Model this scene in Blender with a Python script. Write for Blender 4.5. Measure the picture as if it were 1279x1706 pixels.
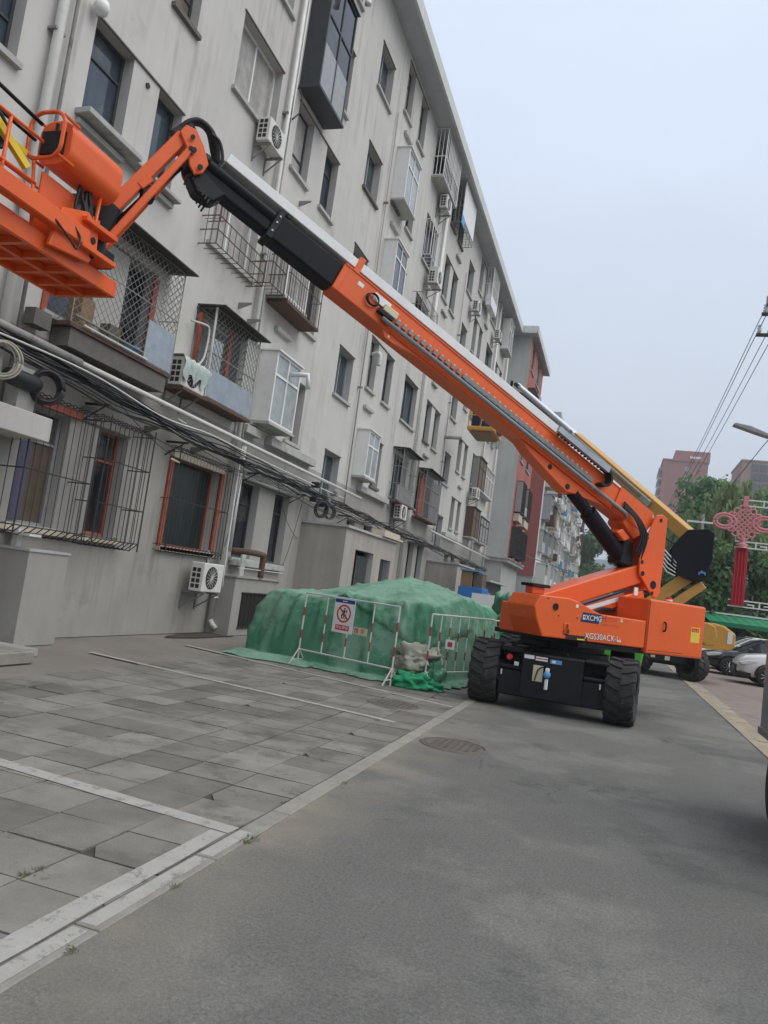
import bpy, bmesh, math, random
from mathutils import Vector, Matrix, noise
random.seed(7)
C = bpy.context.scene.collection
for o in list(bpy.data.objects):
    bpy.data.objects.remove(o)
scene = bpy.context.scene

# ------------------------------------------------------------------ camera
cd = bpy.data.cameras.new('camera'); cam = bpy.data.objects.new('camera', cd); C.objects.link(cam)
cd.sensor_fit = 'HORIZONTAL'; cd.sensor_width = 36.0; cd.lens = 36.0 * 1270 / 1279
cd.clip_start = 0.05; cd.clip_end = 6000
RT = ((0.94912763, 0.28524863, 0.13337904), (0.09952983, 0.13010029, -0.98649264), (-0.29874833, 0.94958261, 0.09509104))
right, down, fwd = (Vector(v).normalized() for v in RT)
m3 = Matrix((right, -down, -fwd)).transposed()
cam.matrix_world = Matrix.Translation((0, 0, 1.6)) @ m3.to_4x4()
scene.camera = cam

# ------------------------------------------------------------------ sky, sun, exposure (overcast)
SUN_EL, SUN_AZ = math.radians(55), math.radians(95)      # azimuth of the sun measured from +Y towards +X
w = bpy.data.worlds.new('World'); scene.world = w; w.use_nodes = True
nt = w.node_tree; nt.nodes.clear()
out = nt.nodes.new('ShaderNodeOutputWorld'); bg = nt.nodes.new('ShaderNodeBackground')
sky = nt.nodes.new('ShaderNodeTexSky'); sky.sky_type = 'NISHITA'; sky.sun_disc = False
sky.sun_elevation = SUN_EL; sky.sun_rotation = SUN_AZ; sky.dust_density = 4.0; sky.air_density = 1.0; sky.ozone_density = 1.0
tc = nt.nodes.new('ShaderNodeTexCoord'); sep = nt.nodes.new('ShaderNodeSeparateXYZ')
nt.links.new(tc.outputs['Generated'], sep.inputs[0])
ramp = nt.nodes.new('ShaderNodeValToRGB')                 # the cloud sheet: greyer low down, brighter overhead
ramp.color_ramp.elements[0].position = 0.0; ramp.color_ramp.elements[0].color = (0.56, 0.60, 0.68, 1)
ramp.color_ramp.elements[1].position = 0.62; ramp.color_ramp.elements[1].color = (0.76, 0.86, 1.03, 1)
e = ramp.color_ramp.elements.new(0.22); e.color = (0.63, 0.69, 0.79, 1)
nt.links.new(sep.outputs['Z'], ramp.inputs[0])
cl = nt.nodes.new('ShaderNodeTexNoise'); cl.inputs['Scale'].default_value = 2.2; cl.inputs['Detail'].default_value = 4
mpn = nt.nodes.new('ShaderNodeMapping'); mpn.inputs['Scale'].default_value = (1, 1, 2.5)
nt.links.new(tc.outputs['Generated'], mpn.inputs[0]); nt.links.new(mpn.outputs[0], cl.inputs['Vector'])
mr = nt.nodes.new('ShaderNodeMapRange'); mr.inputs['From Min'].default_value = .3; mr.inputs['From Max'].default_value = .7
mr.inputs['To Min'].default_value = 7.2; mr.inputs['To Max'].default_value = 7.9
nt.links.new(cl.outputs[0], mr.inputs[0])
mul = nt.nodes.new('ShaderNodeVectorMath'); mul.operation = 'SCALE'
nt.links.new(ramp.outputs[0], mul.inputs[0]); nt.links.new(mr.outputs[0], mul.inputs['Scale'])
mix = nt.nodes.new('ShaderNodeMix'); mix.data_type = 'RGBA'; mix.inputs[0].default_value = 0.88
nt.links.new(sky.outputs[0], mix.inputs[6]); nt.links.new(mul.outputs[0], mix.inputs[7])
nt.links.new(mix.outputs[2], bg.inputs['Color']); bg.inputs['Strength'].default_value = 0.10
nt.links.new(bg.outputs[0], out.inputs[0])
sd = bpy.data.lights.new('sun', 'SUN'); sd.energy = 1.5; sd.angle = math.radians(60); sd.color = (1, .955, .88)
sun = bpy.data.objects.new('sun', sd); C.objects.link(sun)
sdir = Vector((math.sin(SUN_AZ) * math.cos(SUN_EL), math.cos(SUN_AZ) * math.cos(SUN_EL), math.sin(SUN_EL)))
sun.rotation_euler = sdir.to_track_quat('Z', 'Y').to_euler(); sun.location = (0, 0, 60)
vs = scene.view_settings
vs.view_transform = 'Standard'; vs.look = 'None'; vs.gamma = 1; vs.exposure = 0.53
scene.render.engine = 'CYCLES'; scene.cycles.max_bounces = 6; scene.cycles.use_denoising = True

# ------------------------------------------------------------------ materials
MAT = {}
def mat(name, col, rough=.6, metal=0.0, var=.12, scale=2.0, bump=0.0, bscale=60, spec=.4, streak=0.0, spots=None, rnd=0.0, coat=0.0, world=False, drip=None):
    """procedural principled material; var = tonal mottling, streak = vertical weathering, spots=(colour, scale, threshold)"""
    m = bpy.data.materials.new(name); m.use_nodes = True; t = m.node_tree; N = t.nodes; L = t.links
    b = N['Principled BSDF']; b.inputs['Roughness'].default_value = rough; b.inputs['Metallic'].default_value = metal
    b.inputs['Specular IOR Level'].default_value = spec; b.inputs['Coat Weight'].default_value = coat
    tcn = N.new('ShaderNodeTexCoord')
    class _W: outputs = {'Object': N.new('ShaderNodeNewGeometry').outputs['Position']}
    if world: tcn = _W
    n1 = N.new('ShaderNodeTexNoise'); n1.inputs['Scale'].default_value = scale; n1.inputs['Detail'].default_value = 7; n1.inputs['Roughness'].default_value = .62
    L.new(tcn.outputs['Object'], n1.inputs['Vector'])
    r = N.new('ShaderNodeMapRange'); r.inputs['From Min'].default_value = .25; r.inputs['From Max'].default_value = .75
    r.inputs['To Min'].default_value = 1 - var; r.inputs['To Max'].default_value = 1 + var; L.new(n1.outputs[0], r.inputs[0])
    val = r.outputs[0]
    if streak:
        mp = N.new('ShaderNodeMapping'); mp.inputs['Scale'].default_value = (2.2, 2.2, .12); L.new(tcn.outputs['Object'], mp.inputs[0])
        n2 = N.new('ShaderNodeTexNoise'); n2.inputs['Scale'].default_value = 1.6; n2.inputs['Detail'].default_value = 6; L.new(mp.outputs[0], n2.inputs['Vector'])
        r2 = N.new('ShaderNodeMapRange'); r2.inputs['From Min'].default_value = .3; r2.inputs['From Max'].default_value = .7
        r2.inputs['To Min'].default_value = 1 - streak; r2.inputs['To Max'].default_value = 1 + streak * .5; L.new(n2.outputs[0], r2.inputs[0])
        mm = N.new('ShaderNodeMath'); mm.operation = 'MULTIPLY'; L.new(val, mm.inputs[0]); L.new(r2.outputs[0], mm.inputs[1]); val = mm.outputs[0]
    if rnd:
        oi = N.new('ShaderNodeObjectInfo'); r3 = N.new('ShaderNodeMapRange'); r3.inputs['To Min'].default_value = 1 - rnd; r3.inputs['To Max'].default_value = 1 + rnd
        L.new(oi.outputs['Random'], r3.inputs[0]); mm = N.new('ShaderNodeMath'); mm.operation = 'MULTIPLY'
        L.new(val, mm.inputs[0]); L.new(r3.outputs[0], mm.inputs[1]); val = mm.outputs[0]
    sc = N.new('ShaderNodeVectorMath'); sc.operation = 'SCALE'; sc.inputs[0].default_value = col[:3]; L.new(val, sc.inputs['Scale'])
    outc = sc.outputs[0]
    for sp in ([spots] if spots and not isinstance(spots, list) else (spots or [])):
        c2, s2, th = sp[:3]; amt = sp[3] if len(sp) > 3 else 1.0
        n3 = N.new('ShaderNodeTexNoise'); n3.inputs['Scale'].default_value = s2; n3.inputs['Detail'].default_value = 8; n3.inputs['Roughness'].default_value = .7
        L.new(tcn.outputs['Object'], n3.inputs['Vector'])
        r4 = N.new('ShaderNodeMapRange'); r4.inputs['From Min'].default_value = th; r4.inputs['From Max'].default_value = th + .08; r4.inputs['To Max'].default_value = amt
        L.new(n3.outputs[0], r4.inputs[0])
        mx = N.new('ShaderNodeMix'); mx.data_type = 'RGBA'; L.new(r4.outputs[0], mx.inputs[0]); L.new(outc, mx.inputs[6]); mx.inputs[7].default_value = (*c2, 1); outc = mx.outputs[2]
    if drip:                                  # rain streaks: noise stretched along z
        c2, s2, th, amt = drip
        mp = N.new('ShaderNodeMapping'); mp.inputs['Scale'].default_value = (3.0, 3.0, .22); L.new(tcn.outputs['Object'], mp.inputs[0])
        n5 = N.new('ShaderNodeTexNoise'); n5.inputs['Scale'].default_value = s2; n5.inputs['Detail'].default_value = 5; n5.inputs['Roughness'].default_value = .6; L.new(mp.outputs[0], n5.inputs['Vector'])
        n6 = N.new('ShaderNodeTexNoise'); n6.inputs['Scale'].default_value = .35; n6.inputs['Detail'].default_value = 3; L.new(tcn.outputs['Object'], n6.inputs['Vector'])
        r5 = N.new('ShaderNodeMapRange'); r5.inputs['From Min'].default_value = th; r5.inputs['From Max'].default_value = th + .14; r5.inputs['To Max'].default_value = amt; L.new(n5.outputs[0], r5.inputs[0])
        r6 = N.new('ShaderNodeMapRange'); r6.inputs['From Min'].default_value = .42; r6.inputs['From Max'].default_value = .62; L.new(n6.outputs[0], r6.inputs[0])
        m5 = N.new('ShaderNodeMath'); m5.operation = 'MULTIPLY'; L.new(r5.outputs[0], m5.inputs[0]); L.new(r6.outputs[0], m5.inputs[1])
        mx = N.new('ShaderNodeMix'); mx.data_type = 'RGBA'; L.new(m5.outputs[0], mx.inputs[0]); L.new(outc, mx.inputs[6]); mx.inputs[7].default_value = (*c2, 1); outc = mx.outputs[2]
    L.new(outc, b.inputs['Base Color'])
    if bump:
        n4 = N.new('ShaderNodeTexNoise'); n4.inputs['Scale'].default_value = bscale; n4.inputs['Detail'].default_value = 5; L.new(tcn.outputs['Object'], n4.inputs['Vector'])
        bp = N.new('ShaderNodeBump'); bp.inputs['Strength'].default_value = bump; bp.inputs['Distance'].default_value = .02; L.new(n4.outputs[0], bp.inputs['Height']); L.new(bp.outputs[0], b.inputs['Normal'])
    MAT[name] = m
    return m
mat('plaster', (.515, .505, .475), .88, var=.09, scale=.55, streak=.045, bump=.18, bscale=45, spec=.2, spots=[((.36, .35, .33), .8, .58, .4), ((.58, .57, .54), .5, .56, .4), ((.31, .30, .28), 3.5, .68, .5)], drip=((.27, .255, .23), 1.1, .52, .55))
mat('reveal', (.43, .42, .40), .9, var=.1, scale=1.5, spec=.2)
mat('porch_plaster', (.37, .345, .31), .9, var=.12, scale=1.2, streak=.1, bump=.15, spec=.2, spots=((.24, .23, .21), 1.7, .62, .5))
mat('base_plaster', (.335, .325, .30), .9, var=.12, scale=.9, streak=.06, bump=.2, spec=.2, spots=[((.25, .24, .225), 1.1, .58, .5), ((.40, .39, .365), .7, .6, .4)], drip=((.19, .18, .16), 1.2, .54, .5))
mat('sill', (.40, .40, .38), .85, var=.15, scale=4, spots=((.2, .19, .18), 3, .6, .6), spec=.2)
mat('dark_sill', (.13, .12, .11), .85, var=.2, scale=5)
mat('eave', (.42, .44, .46), .8, var=.08, scale=.6, streak=.08)
mat('eave_face', (.56, .58, .56), .8, var=.08, scale=.6, streak=.1)
mat('red_paint_wall', (.36, .13, .105), .85, var=.1, scale=.5, streak=.06, spec=.2)
mat('dark_red_wall', (.33, .105, .095), .85, var=.1, scale=.5, streak=.06, spec=.2)
mat('wing_plaster', (.44, .45, .435), .88, var=.08, scale=.5, streak=.06, spec=.2, drip=((.30, .30, .29), 1.0, .55, .4))
mat('white_frame', (.72, .72, .70), .5, var=.08, scale=6)
mat('dark_frame', (.045, .05, .055), .5, var=.15, scale=6)
mat('grey_frame', (.30, .31, .32), .5, var=.15, scale=6)
mat('rust_red', (.33, .085, .055), .75, var=.25, scale=9, spots=((.12, .06, .04), 8, .55, .8))
mat('rust', (.10, .062, .045), .9, var=.35, scale=14, spots=((.22, .09, .05), 10, .58, .7))
mat('bar_dark', (.035, .032, .03), .75, var=.3, scale=20)
mat('bar_grey', (.24, .24, .23), .55, metal=.3, var=.2, scale=20)
mat('glass', (.018, .022, .028), .06, var=.5, scale=1.2, spec=.6, spots=((.07, .075, .075), .9, .55, .7), streak=.5)  # paler spots imitate reflections, streaks imitate curtain folds, painted into the colour
mat('glass_blue', (.045, .065, .085), .06, var=.4, scale=1, spec=.6, spots=((.13, .14, .14), .8, .56, .7), streak=.4)  # pale reflections painted in as spots over the blue tint
mat('glass_pale', (.30, .33, .34), .12, var=.25, scale=3, spec=.5)
mat('curtain', (.34, .33, .31), .6, var=.25, scale=4, streak=.3)
mat('curtain_brown', (.13, .10, .07), .6, var=.25, scale=4, streak=.4)
mat('curtain_teal', (.014, .026, .026), .25, var=.3, scale=4, streak=.6, spec=.4)
mat('curtain_violet', (.10, .095, .16), .6, var=.2, scale=4, streak=.3)
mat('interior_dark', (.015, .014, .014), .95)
mat('pipe_white', (.60, .60, .57), .45, var=.1, scale=5, spots=((.35, .33, .3), 6, .62, .5))
mat('pipe_grey', (.30, .29, .28), .55, var=.2, scale=5, spots=((.12, .11, .1), 6, .55, .6))
mat('cable', (.022, .022, .024), .55, var=.2, scale=9)
mat('cable_pale', (.45, .43, .36), .6, var=.2)
mat('ac_white', (.62, .61, .57), .5, var=.1, scale=5, spots=((.4, .36, .3), 7, .62, .4))
mat('ac_dark', (.02, .02, .022), .6)
mat('sheet_metal', (.34, .38, .42), .42, metal=.5, var=.2, scale=5, spots=((.22, .12, .08), 5, .66, .8))
mat('roof_sheet', (.055, .052, .05), .85, var=.3, scale=9, spots=((.16, .12, .09), 7, .58, .6), bump=.3)
mat('cream_board', (.52, .46, .37), .75, var=.15, scale=6)
mat('cloth_pale', (.36, .43, .40), .9, var=.2, scale=7)
mat('concrete_slab', (.20, .191, .17), .93, var=.25, scale=2.4, rnd=.2, bump=.35, bscale=70, spec=.15, world=True, spots=[((.115, .11, .098), .9, .52, .7), ((.085, .083, .072), 3.2, .59, .7), ((.31, .295, .26), 1.3, .62, .6), ((.38, .37, .35), 7, .67, .8)])
mat('cement', (.205, .188, .164), .93, var=.16, scale=1.0, bump=.3, bscale=50, spec=.15, spots=[((.13, .12, .11), 1.3, .58, .6), ((.30, .275, .23), 1.7, .64, .5)])
mat('joint_soil', (.060, .056, .045), .97, var=.4, scale=8, spots=((.05, .075, .025), 2.2, .58, .8))
mat('kerb_stone', (.27, .255, .225), .93, var=.18, scale=5, rnd=.08, bump=.3, spec=.15, world=True, spots=((.15, .14, .12), 6, .6, .6))
mat('kerb_tan', (.31, .265, .20), .93, var=.2, scale=5, rnd=.1, bump=.3, spec=.15, world=True, spots=((.15, .14, .12), 4, .58, .6))
mat('paver_red', (.225, .185, .165), .93, var=.2, scale=3, rnd=.1, spec=.15, spots=((.17, .13, .11), 1.2, .55, .5))
mat('line_paint', (.36, .35, .325), .85, var=.12, scale=6, bump=.2, spots=[((.2, .195, .18), 9, .55, .85), ((.17, .165, .155), 30, .6, .8)], spec=.2)
mat('ground', (.14, .135, .125), .95, var=.2, scale=.5)
mat('soil', (.06, .048, .038), .97, var=.4, scale=6, bump=.6, bscale=20)
mat('manhole', (.13, .115, .10), .8, metal=.2, var=.25, scale=9, bump=.3)
mat('black_paint', (.011, .0115, .014), .45, var=.3, scale=4, spec=.25, spots=((.06, .058, .055), 5, .66, .35))
mat('boom_black', (.007, .008, .012), .42, var=.3, scale=4, spec=.16, spots=((.035, .035, .036), 6, .66, .4))
mat('tyre', (.030, .029, .028), .82, var=.3, scale=6, bump=.2, spots=[((.10, .093, .08), 4, .58, .6), ((.06, .056, .05), 12, .55, .5)])
mat('orange', (.71, .108, .015), .4, var=.08, scale=1.5, spec=.4, coat=.1, spots=[((.42, .10, .035), 4, .62, .35), ((.66, .24, .11), 2.2, .60, .28), ((.20, .06, .03), 14, .70, .5)], drip=((.45, .11, .04), 2.2, .58, .35))
mat('yellow', (.55, .29, .055), .42, var=.07, scale=2, spec=.45, spots=((.35, .2, .05), 4, .64, .35))
mat('steel', (.40, .41, .42), .38, metal=.7, var=.15, scale=6)
mat('alu', (.70, .71, .70), .5, metal=.05, var=.08, scale=4)
mat('grey_plastic', (.20, .22, .225), .5, var=.12, scale=6)
mat('rubber', (.016, .016, .017), .6, var=.3, scale=14, bump=.2, bscale=30)
mat('label_white', (.72, .72, .70), .5, var=.05)
mat('label_cream', (.58, .53, .36), .6, var=.1)
mat('label_blue', (.015, .05, .22), .45, var=.05)
mat('label_navy', (.012, .022, .07), .4, var=.05)
mat('label_sky', (.10, .30, .55), .5, var=.05)
mat('label_red', (.55, .03, .035), .5, var=.05)
mat('label_yellow', (.70, .52, .02), .5, var=.05)
mat('print_black', (.012, .012, .012), .6)
mat('print_red', (.40, .035, .06), .6, var=.05)
mat('barrier_white', (.58, .57, .54), .5, var=.12, scale=9, spots=((.3, .25, .2), 9, .62, .5))
mat('barrier_red', (.32, .05, .055), .5, var=.15, scale=9)
mat('tarp', (.075, .225, .135), .8, var=.2, scale=1.6, bump=.5, bscale=55, spec=.25, spots=[((.20, .345, .255), .8, .50, .7), ((.035, .15, .085), 1.7, .58, .7), ((.28, .37, .29), 5, .66, .5)])
mat('tarp_bright', (.02, .30, .13), .6, var=.2, scale=4)
mat('sandbag', (.37, .38, .30), .92, var=.25, scale=6, bump=.5, bscale=15, spots=((.25, .34, .26), 4, .58, .6))
mat('bright_green', (.07, .34, .04), .55, var=.15, scale=4)
mat('car_black', (.008, .009, .014), .12, var=.05, spec=.6, coat=.6)
mat('car_white', (.70, .70, .67), .2, var=.03, coat=.5)
mat('car_glass', (.03, .04, .045), .04, spec=.7)
mat('chrome', (.6, .6, .62), .18, metal=.9)
mat('lamp_glass', (.62, .64, .66), .12, var=.3, scale=20)
mat('bark', (.08, .062, .045), .95, var=.3, scale=8)
mat('canopy_green', (.008, .19, .075), .55, var=.2, scale=2, streak=.2)
mat('knot_pink', (.62, .24, .26), .55, var=.1, scale=5)
mat('banner_red', (.42, .02, .04), .6, var=.15, scale=3)
mat('tower_red', (.33, .155, .135), .9, var=.08, scale=.1, streak=.1)
mat('tower_brown', (.30, .20, .15), .9, var=.08, scale=.1)
mat('cabinet_blue', (.03, .17, .48), .5, var=.1)
mat('cardboard', (.26, .17, .09), .9, var=.15, scale=4)
mat('hill_green', (.10, .15, .16), .95, var=.2, scale=.01)
mat('navy_cloth', (.012, .016, .035), .85, var=.2, scale=8)

def leafmat(name, c1, c2, scale):
    m = bpy.data.materials.new(name); m.use_nodes = True; t = m.node_tree; N = t.nodes; L = t.links; b = N['Principled BSDF']
    b.inputs['Roughness'].default_value = .65; b.inputs['Specular IOR Level'].default_value = .25
    tcn = N.new('ShaderNodeTexCoord'); n1 = N.new('ShaderNodeTexNoise'); n1.inputs['Scale'].default_value = scale; n1.inputs['Detail'].default_value = 6
    L.new(tcn.outputs['Object'], n1.inputs['Vector']); r = N.new('ShaderNodeMapRange'); r.inputs['From Min'].default_value = .35; r.inputs['From Max'].default_value = .65
    L.new(n1.outputs[0], r.inputs[0]); mx = N.new('ShaderNodeMix'); mx.data_type = 'RGBA'; L.new(r.outputs[0], mx.inputs[0]); mx.inputs[6].default_value = (*c1, 1); mx.inputs[7].default_value = (*c2, 1)
    L.new(mx.outputs[2], b.inputs['Base Color'])
    tr = N.new('ShaderNodeBsdfTranslucent'); L.new(mx.outputs[2], tr.inputs['Color']); ms = N.new('ShaderNodeMixShader'); ms.inputs[0].default_value = .3
    L.new(b.outputs[0], ms.inputs[1]); L.new(tr.outputs[0], ms.inputs[2]); L.new(ms.outputs[0], N['Material Output'].inputs[0]); MAT[name] = m
leafmat('leaf_dark', (.052, .108, .045), (.125, .205, .078), .9)
leafmat('leaf_mid', (.080, .180, .085), (.19, .30, .125), .7)
leafmat('leaf_willow', (.13, .21, .08), (.25, .33, .15), .7)
leafmat('weed_green', (.06, .10, .02), (.10, .13, .04), 5)

def pale_top(name, c2, lo=.45, hi=.95, amt=.8):
    """mixes a paler colour into the upward-facing side of a cloth"""
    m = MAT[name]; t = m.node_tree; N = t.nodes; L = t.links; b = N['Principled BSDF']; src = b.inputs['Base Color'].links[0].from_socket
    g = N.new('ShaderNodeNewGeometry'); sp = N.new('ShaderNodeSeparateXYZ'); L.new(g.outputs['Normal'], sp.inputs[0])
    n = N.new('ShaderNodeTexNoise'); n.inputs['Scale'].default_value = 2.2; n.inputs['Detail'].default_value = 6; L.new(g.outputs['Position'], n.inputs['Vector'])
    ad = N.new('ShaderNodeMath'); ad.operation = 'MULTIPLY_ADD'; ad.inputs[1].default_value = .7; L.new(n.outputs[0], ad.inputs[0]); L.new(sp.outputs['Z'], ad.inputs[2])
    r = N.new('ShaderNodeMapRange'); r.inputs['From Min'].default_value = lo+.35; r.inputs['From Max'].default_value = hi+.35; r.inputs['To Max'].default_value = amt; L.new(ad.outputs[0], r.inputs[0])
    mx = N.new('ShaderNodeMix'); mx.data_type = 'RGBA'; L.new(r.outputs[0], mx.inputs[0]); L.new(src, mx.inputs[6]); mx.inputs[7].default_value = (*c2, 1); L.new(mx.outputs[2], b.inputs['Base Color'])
pale_top('tarp', (.23, .38, .29), .5, 1.0)  # paler green mixed in where the cloth faces upward, broken by noise
def asphalt():
    m = mat('asphalt', (.152, .150, .138), .92, var=.12, scale=.7, bump=.5, bscale=160, spec=.2,
            spots=[((.225, .22, .20), .42, .49, .6), ((.095, .097, .093), .5, .54, .65), ((.075, .075, .072), 1.6, .64, .55), ((.32, .31, .29), 2.4, .68, .7), ((.30, .29, .26), 9, .74, .6)])
    t = m.node_tree; N = t.nodes; L = t.links; b = N['Principled BSDF']; lk = b.inputs['Base Color'].links[0]; src = lk.from_socket
    tcn = N.new('ShaderNodeTexCoord'); v = N.new('ShaderNodeTexVoronoi'); v.inputs['Scale'].default_value = 85; L.new(tcn.outputs['Object'], v.inputs['Vector'])
    n = N.new('ShaderNodeTexNoise'); n.inputs['Scale'].default_value = 55; n.inputs['Detail'].default_value = 6; L.new(tcn.outputs['Object'], n.inputs['Vector'])
    r = N.new('ShaderNodeMapRange'); r.inputs['From Min'].default_value = .3; r.inputs['From Max'].default_value = .7; r.inputs['To Min'].default_value = .80; r.inputs['To Max'].default_value = 1.20; L.new(n.outputs[0], r.inputs[0])
    r2 = N.new('ShaderNodeMapRange'); r2.inputs['To Max'].default_value = 1.0; r2.inputs['From Max'].default_value = .7; r2.inputs['To Min'].default_value = 1.18; r2.inputs['To Max'].default_value = .9; L.new(v.outputs['Distance'], r2.inputs[0])
    mm = N.new('ShaderNodeMath'); mm.operation = 'MULTIPLY'; L.new(r.outputs[0], mm.inputs[0]); L.new(r2.outputs[0], mm.inputs[1])
    s = N.new('ShaderNodeVectorMath'); s.operation = 'SCALE'; L.new(src, s.inputs[0]); L.new(mm.outputs[0], s.inputs['Scale']); outc = s.outputs[0]
    # sandy dust gathered along the left kerb
    sp = N.new('ShaderNodeSeparateXYZ'); L.new(tcn.outputs['Object'], sp.inputs[0])
    nk = N.new('ShaderNodeTexNoise'); nk.inputs['Scale'].default_value = 1.3; nk.inputs['Detail'].default_value = 6; L.new(tcn.outputs['Object'], nk.inputs['Vector'])
    ra = N.new('ShaderNodeMapRange'); ra.inputs['From Min'].default_value = -1.30; ra.inputs['From Max'].default_value = -1.93; L.new(sp.outputs['X'], ra.inputs[0])
    rk = N.new('ShaderNodeMapRange'); rk.inputs['From Min'].default_value = .35; rk.inputs['From Max'].default_value = .65; L.new(nk.outputs[0], rk.inputs[0])
    ma = N.new('ShaderNodeMath'); ma.operation = 'MULTIPLY'; L.new(ra.outputs[0], ma.inputs[0]); L.new(rk.outputs[0], ma.inputs[1])
    mx = N.new('ShaderNodeMix'); mx.data_type = 'RGBA'; L.new(ma.outputs[0], mx.inputs[0]); L.new(outc, mx.inputs[6]); mx.inputs[7].default_value = (.27, .24, .19, 1); outc = mx.outputs[2]
    # hairline cracks
    nd = N.new('ShaderNodeTexNoise'); nd.inputs['Scale'].default_value = 1.6; nd.inputs['Detail'].default_value = 5; L.new(tcn.outputs['Object'], nd.inputs['Vector'])
    va = N.new('ShaderNodeVectorMath'); va.operation = 'SCALE'; va.inputs['Scale'].default_value = 1.2; L.new(nd.outputs['Color'], va.inputs[0]); vb = N.new('ShaderNodeVectorMath'); L.new(va.outputs[0], vb.inputs[0]); L.new(tcn.outputs['Object'], vb.inputs[1])
    vo = N.new('ShaderNodeTexVoronoi'); vo.feature = 'DISTANCE_TO_EDGE'; vo.inputs['Scale'].default_value = .38; L.new(vb.outputs[0], vo.inputs['Vector'])
    rc = N.new('ShaderNodeMapRange'); rc.inputs['From Min'].default_value = .0015; rc.inputs['From Max'].default_value = .006; rc.inputs['To Min'].default_value = .55; rc.inputs['To Max'].default_value = 0; L.new(vo.outputs['Distance'], rc.inputs[0])
    nm = N.new('ShaderNodeTexNoise'); nm.inputs['Scale'].default_value = .5; L.new(tcn.outputs['Object'], nm.inputs['Vector']); rm = N.new('ShaderNodeMapRange'); rm.inputs['From Min'].default_value = .5; rm.inputs['From Max'].default_value = .6; L.new(nm.outputs[0], rm.inputs[0])
    mc = N.new('ShaderNodeMath'); mc.operation = 'MULTIPLY'; L.new(rc.outputs[0], mc.inputs[0]); L.new(rm.outputs[0], mc.inputs[1])
    mx = N.new('ShaderNodeMix'); mx.data_type = 'RGBA'; L.new(mc.outputs[0], mx.inputs[0]); L.new(outc, mx.inputs[6]); mx.inputs[7].default_value = (.05, .048, .042, 1); outc = mx.outputs[2]
    L.new(outc, b.inputs['Base Color'])
asphalt()

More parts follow.
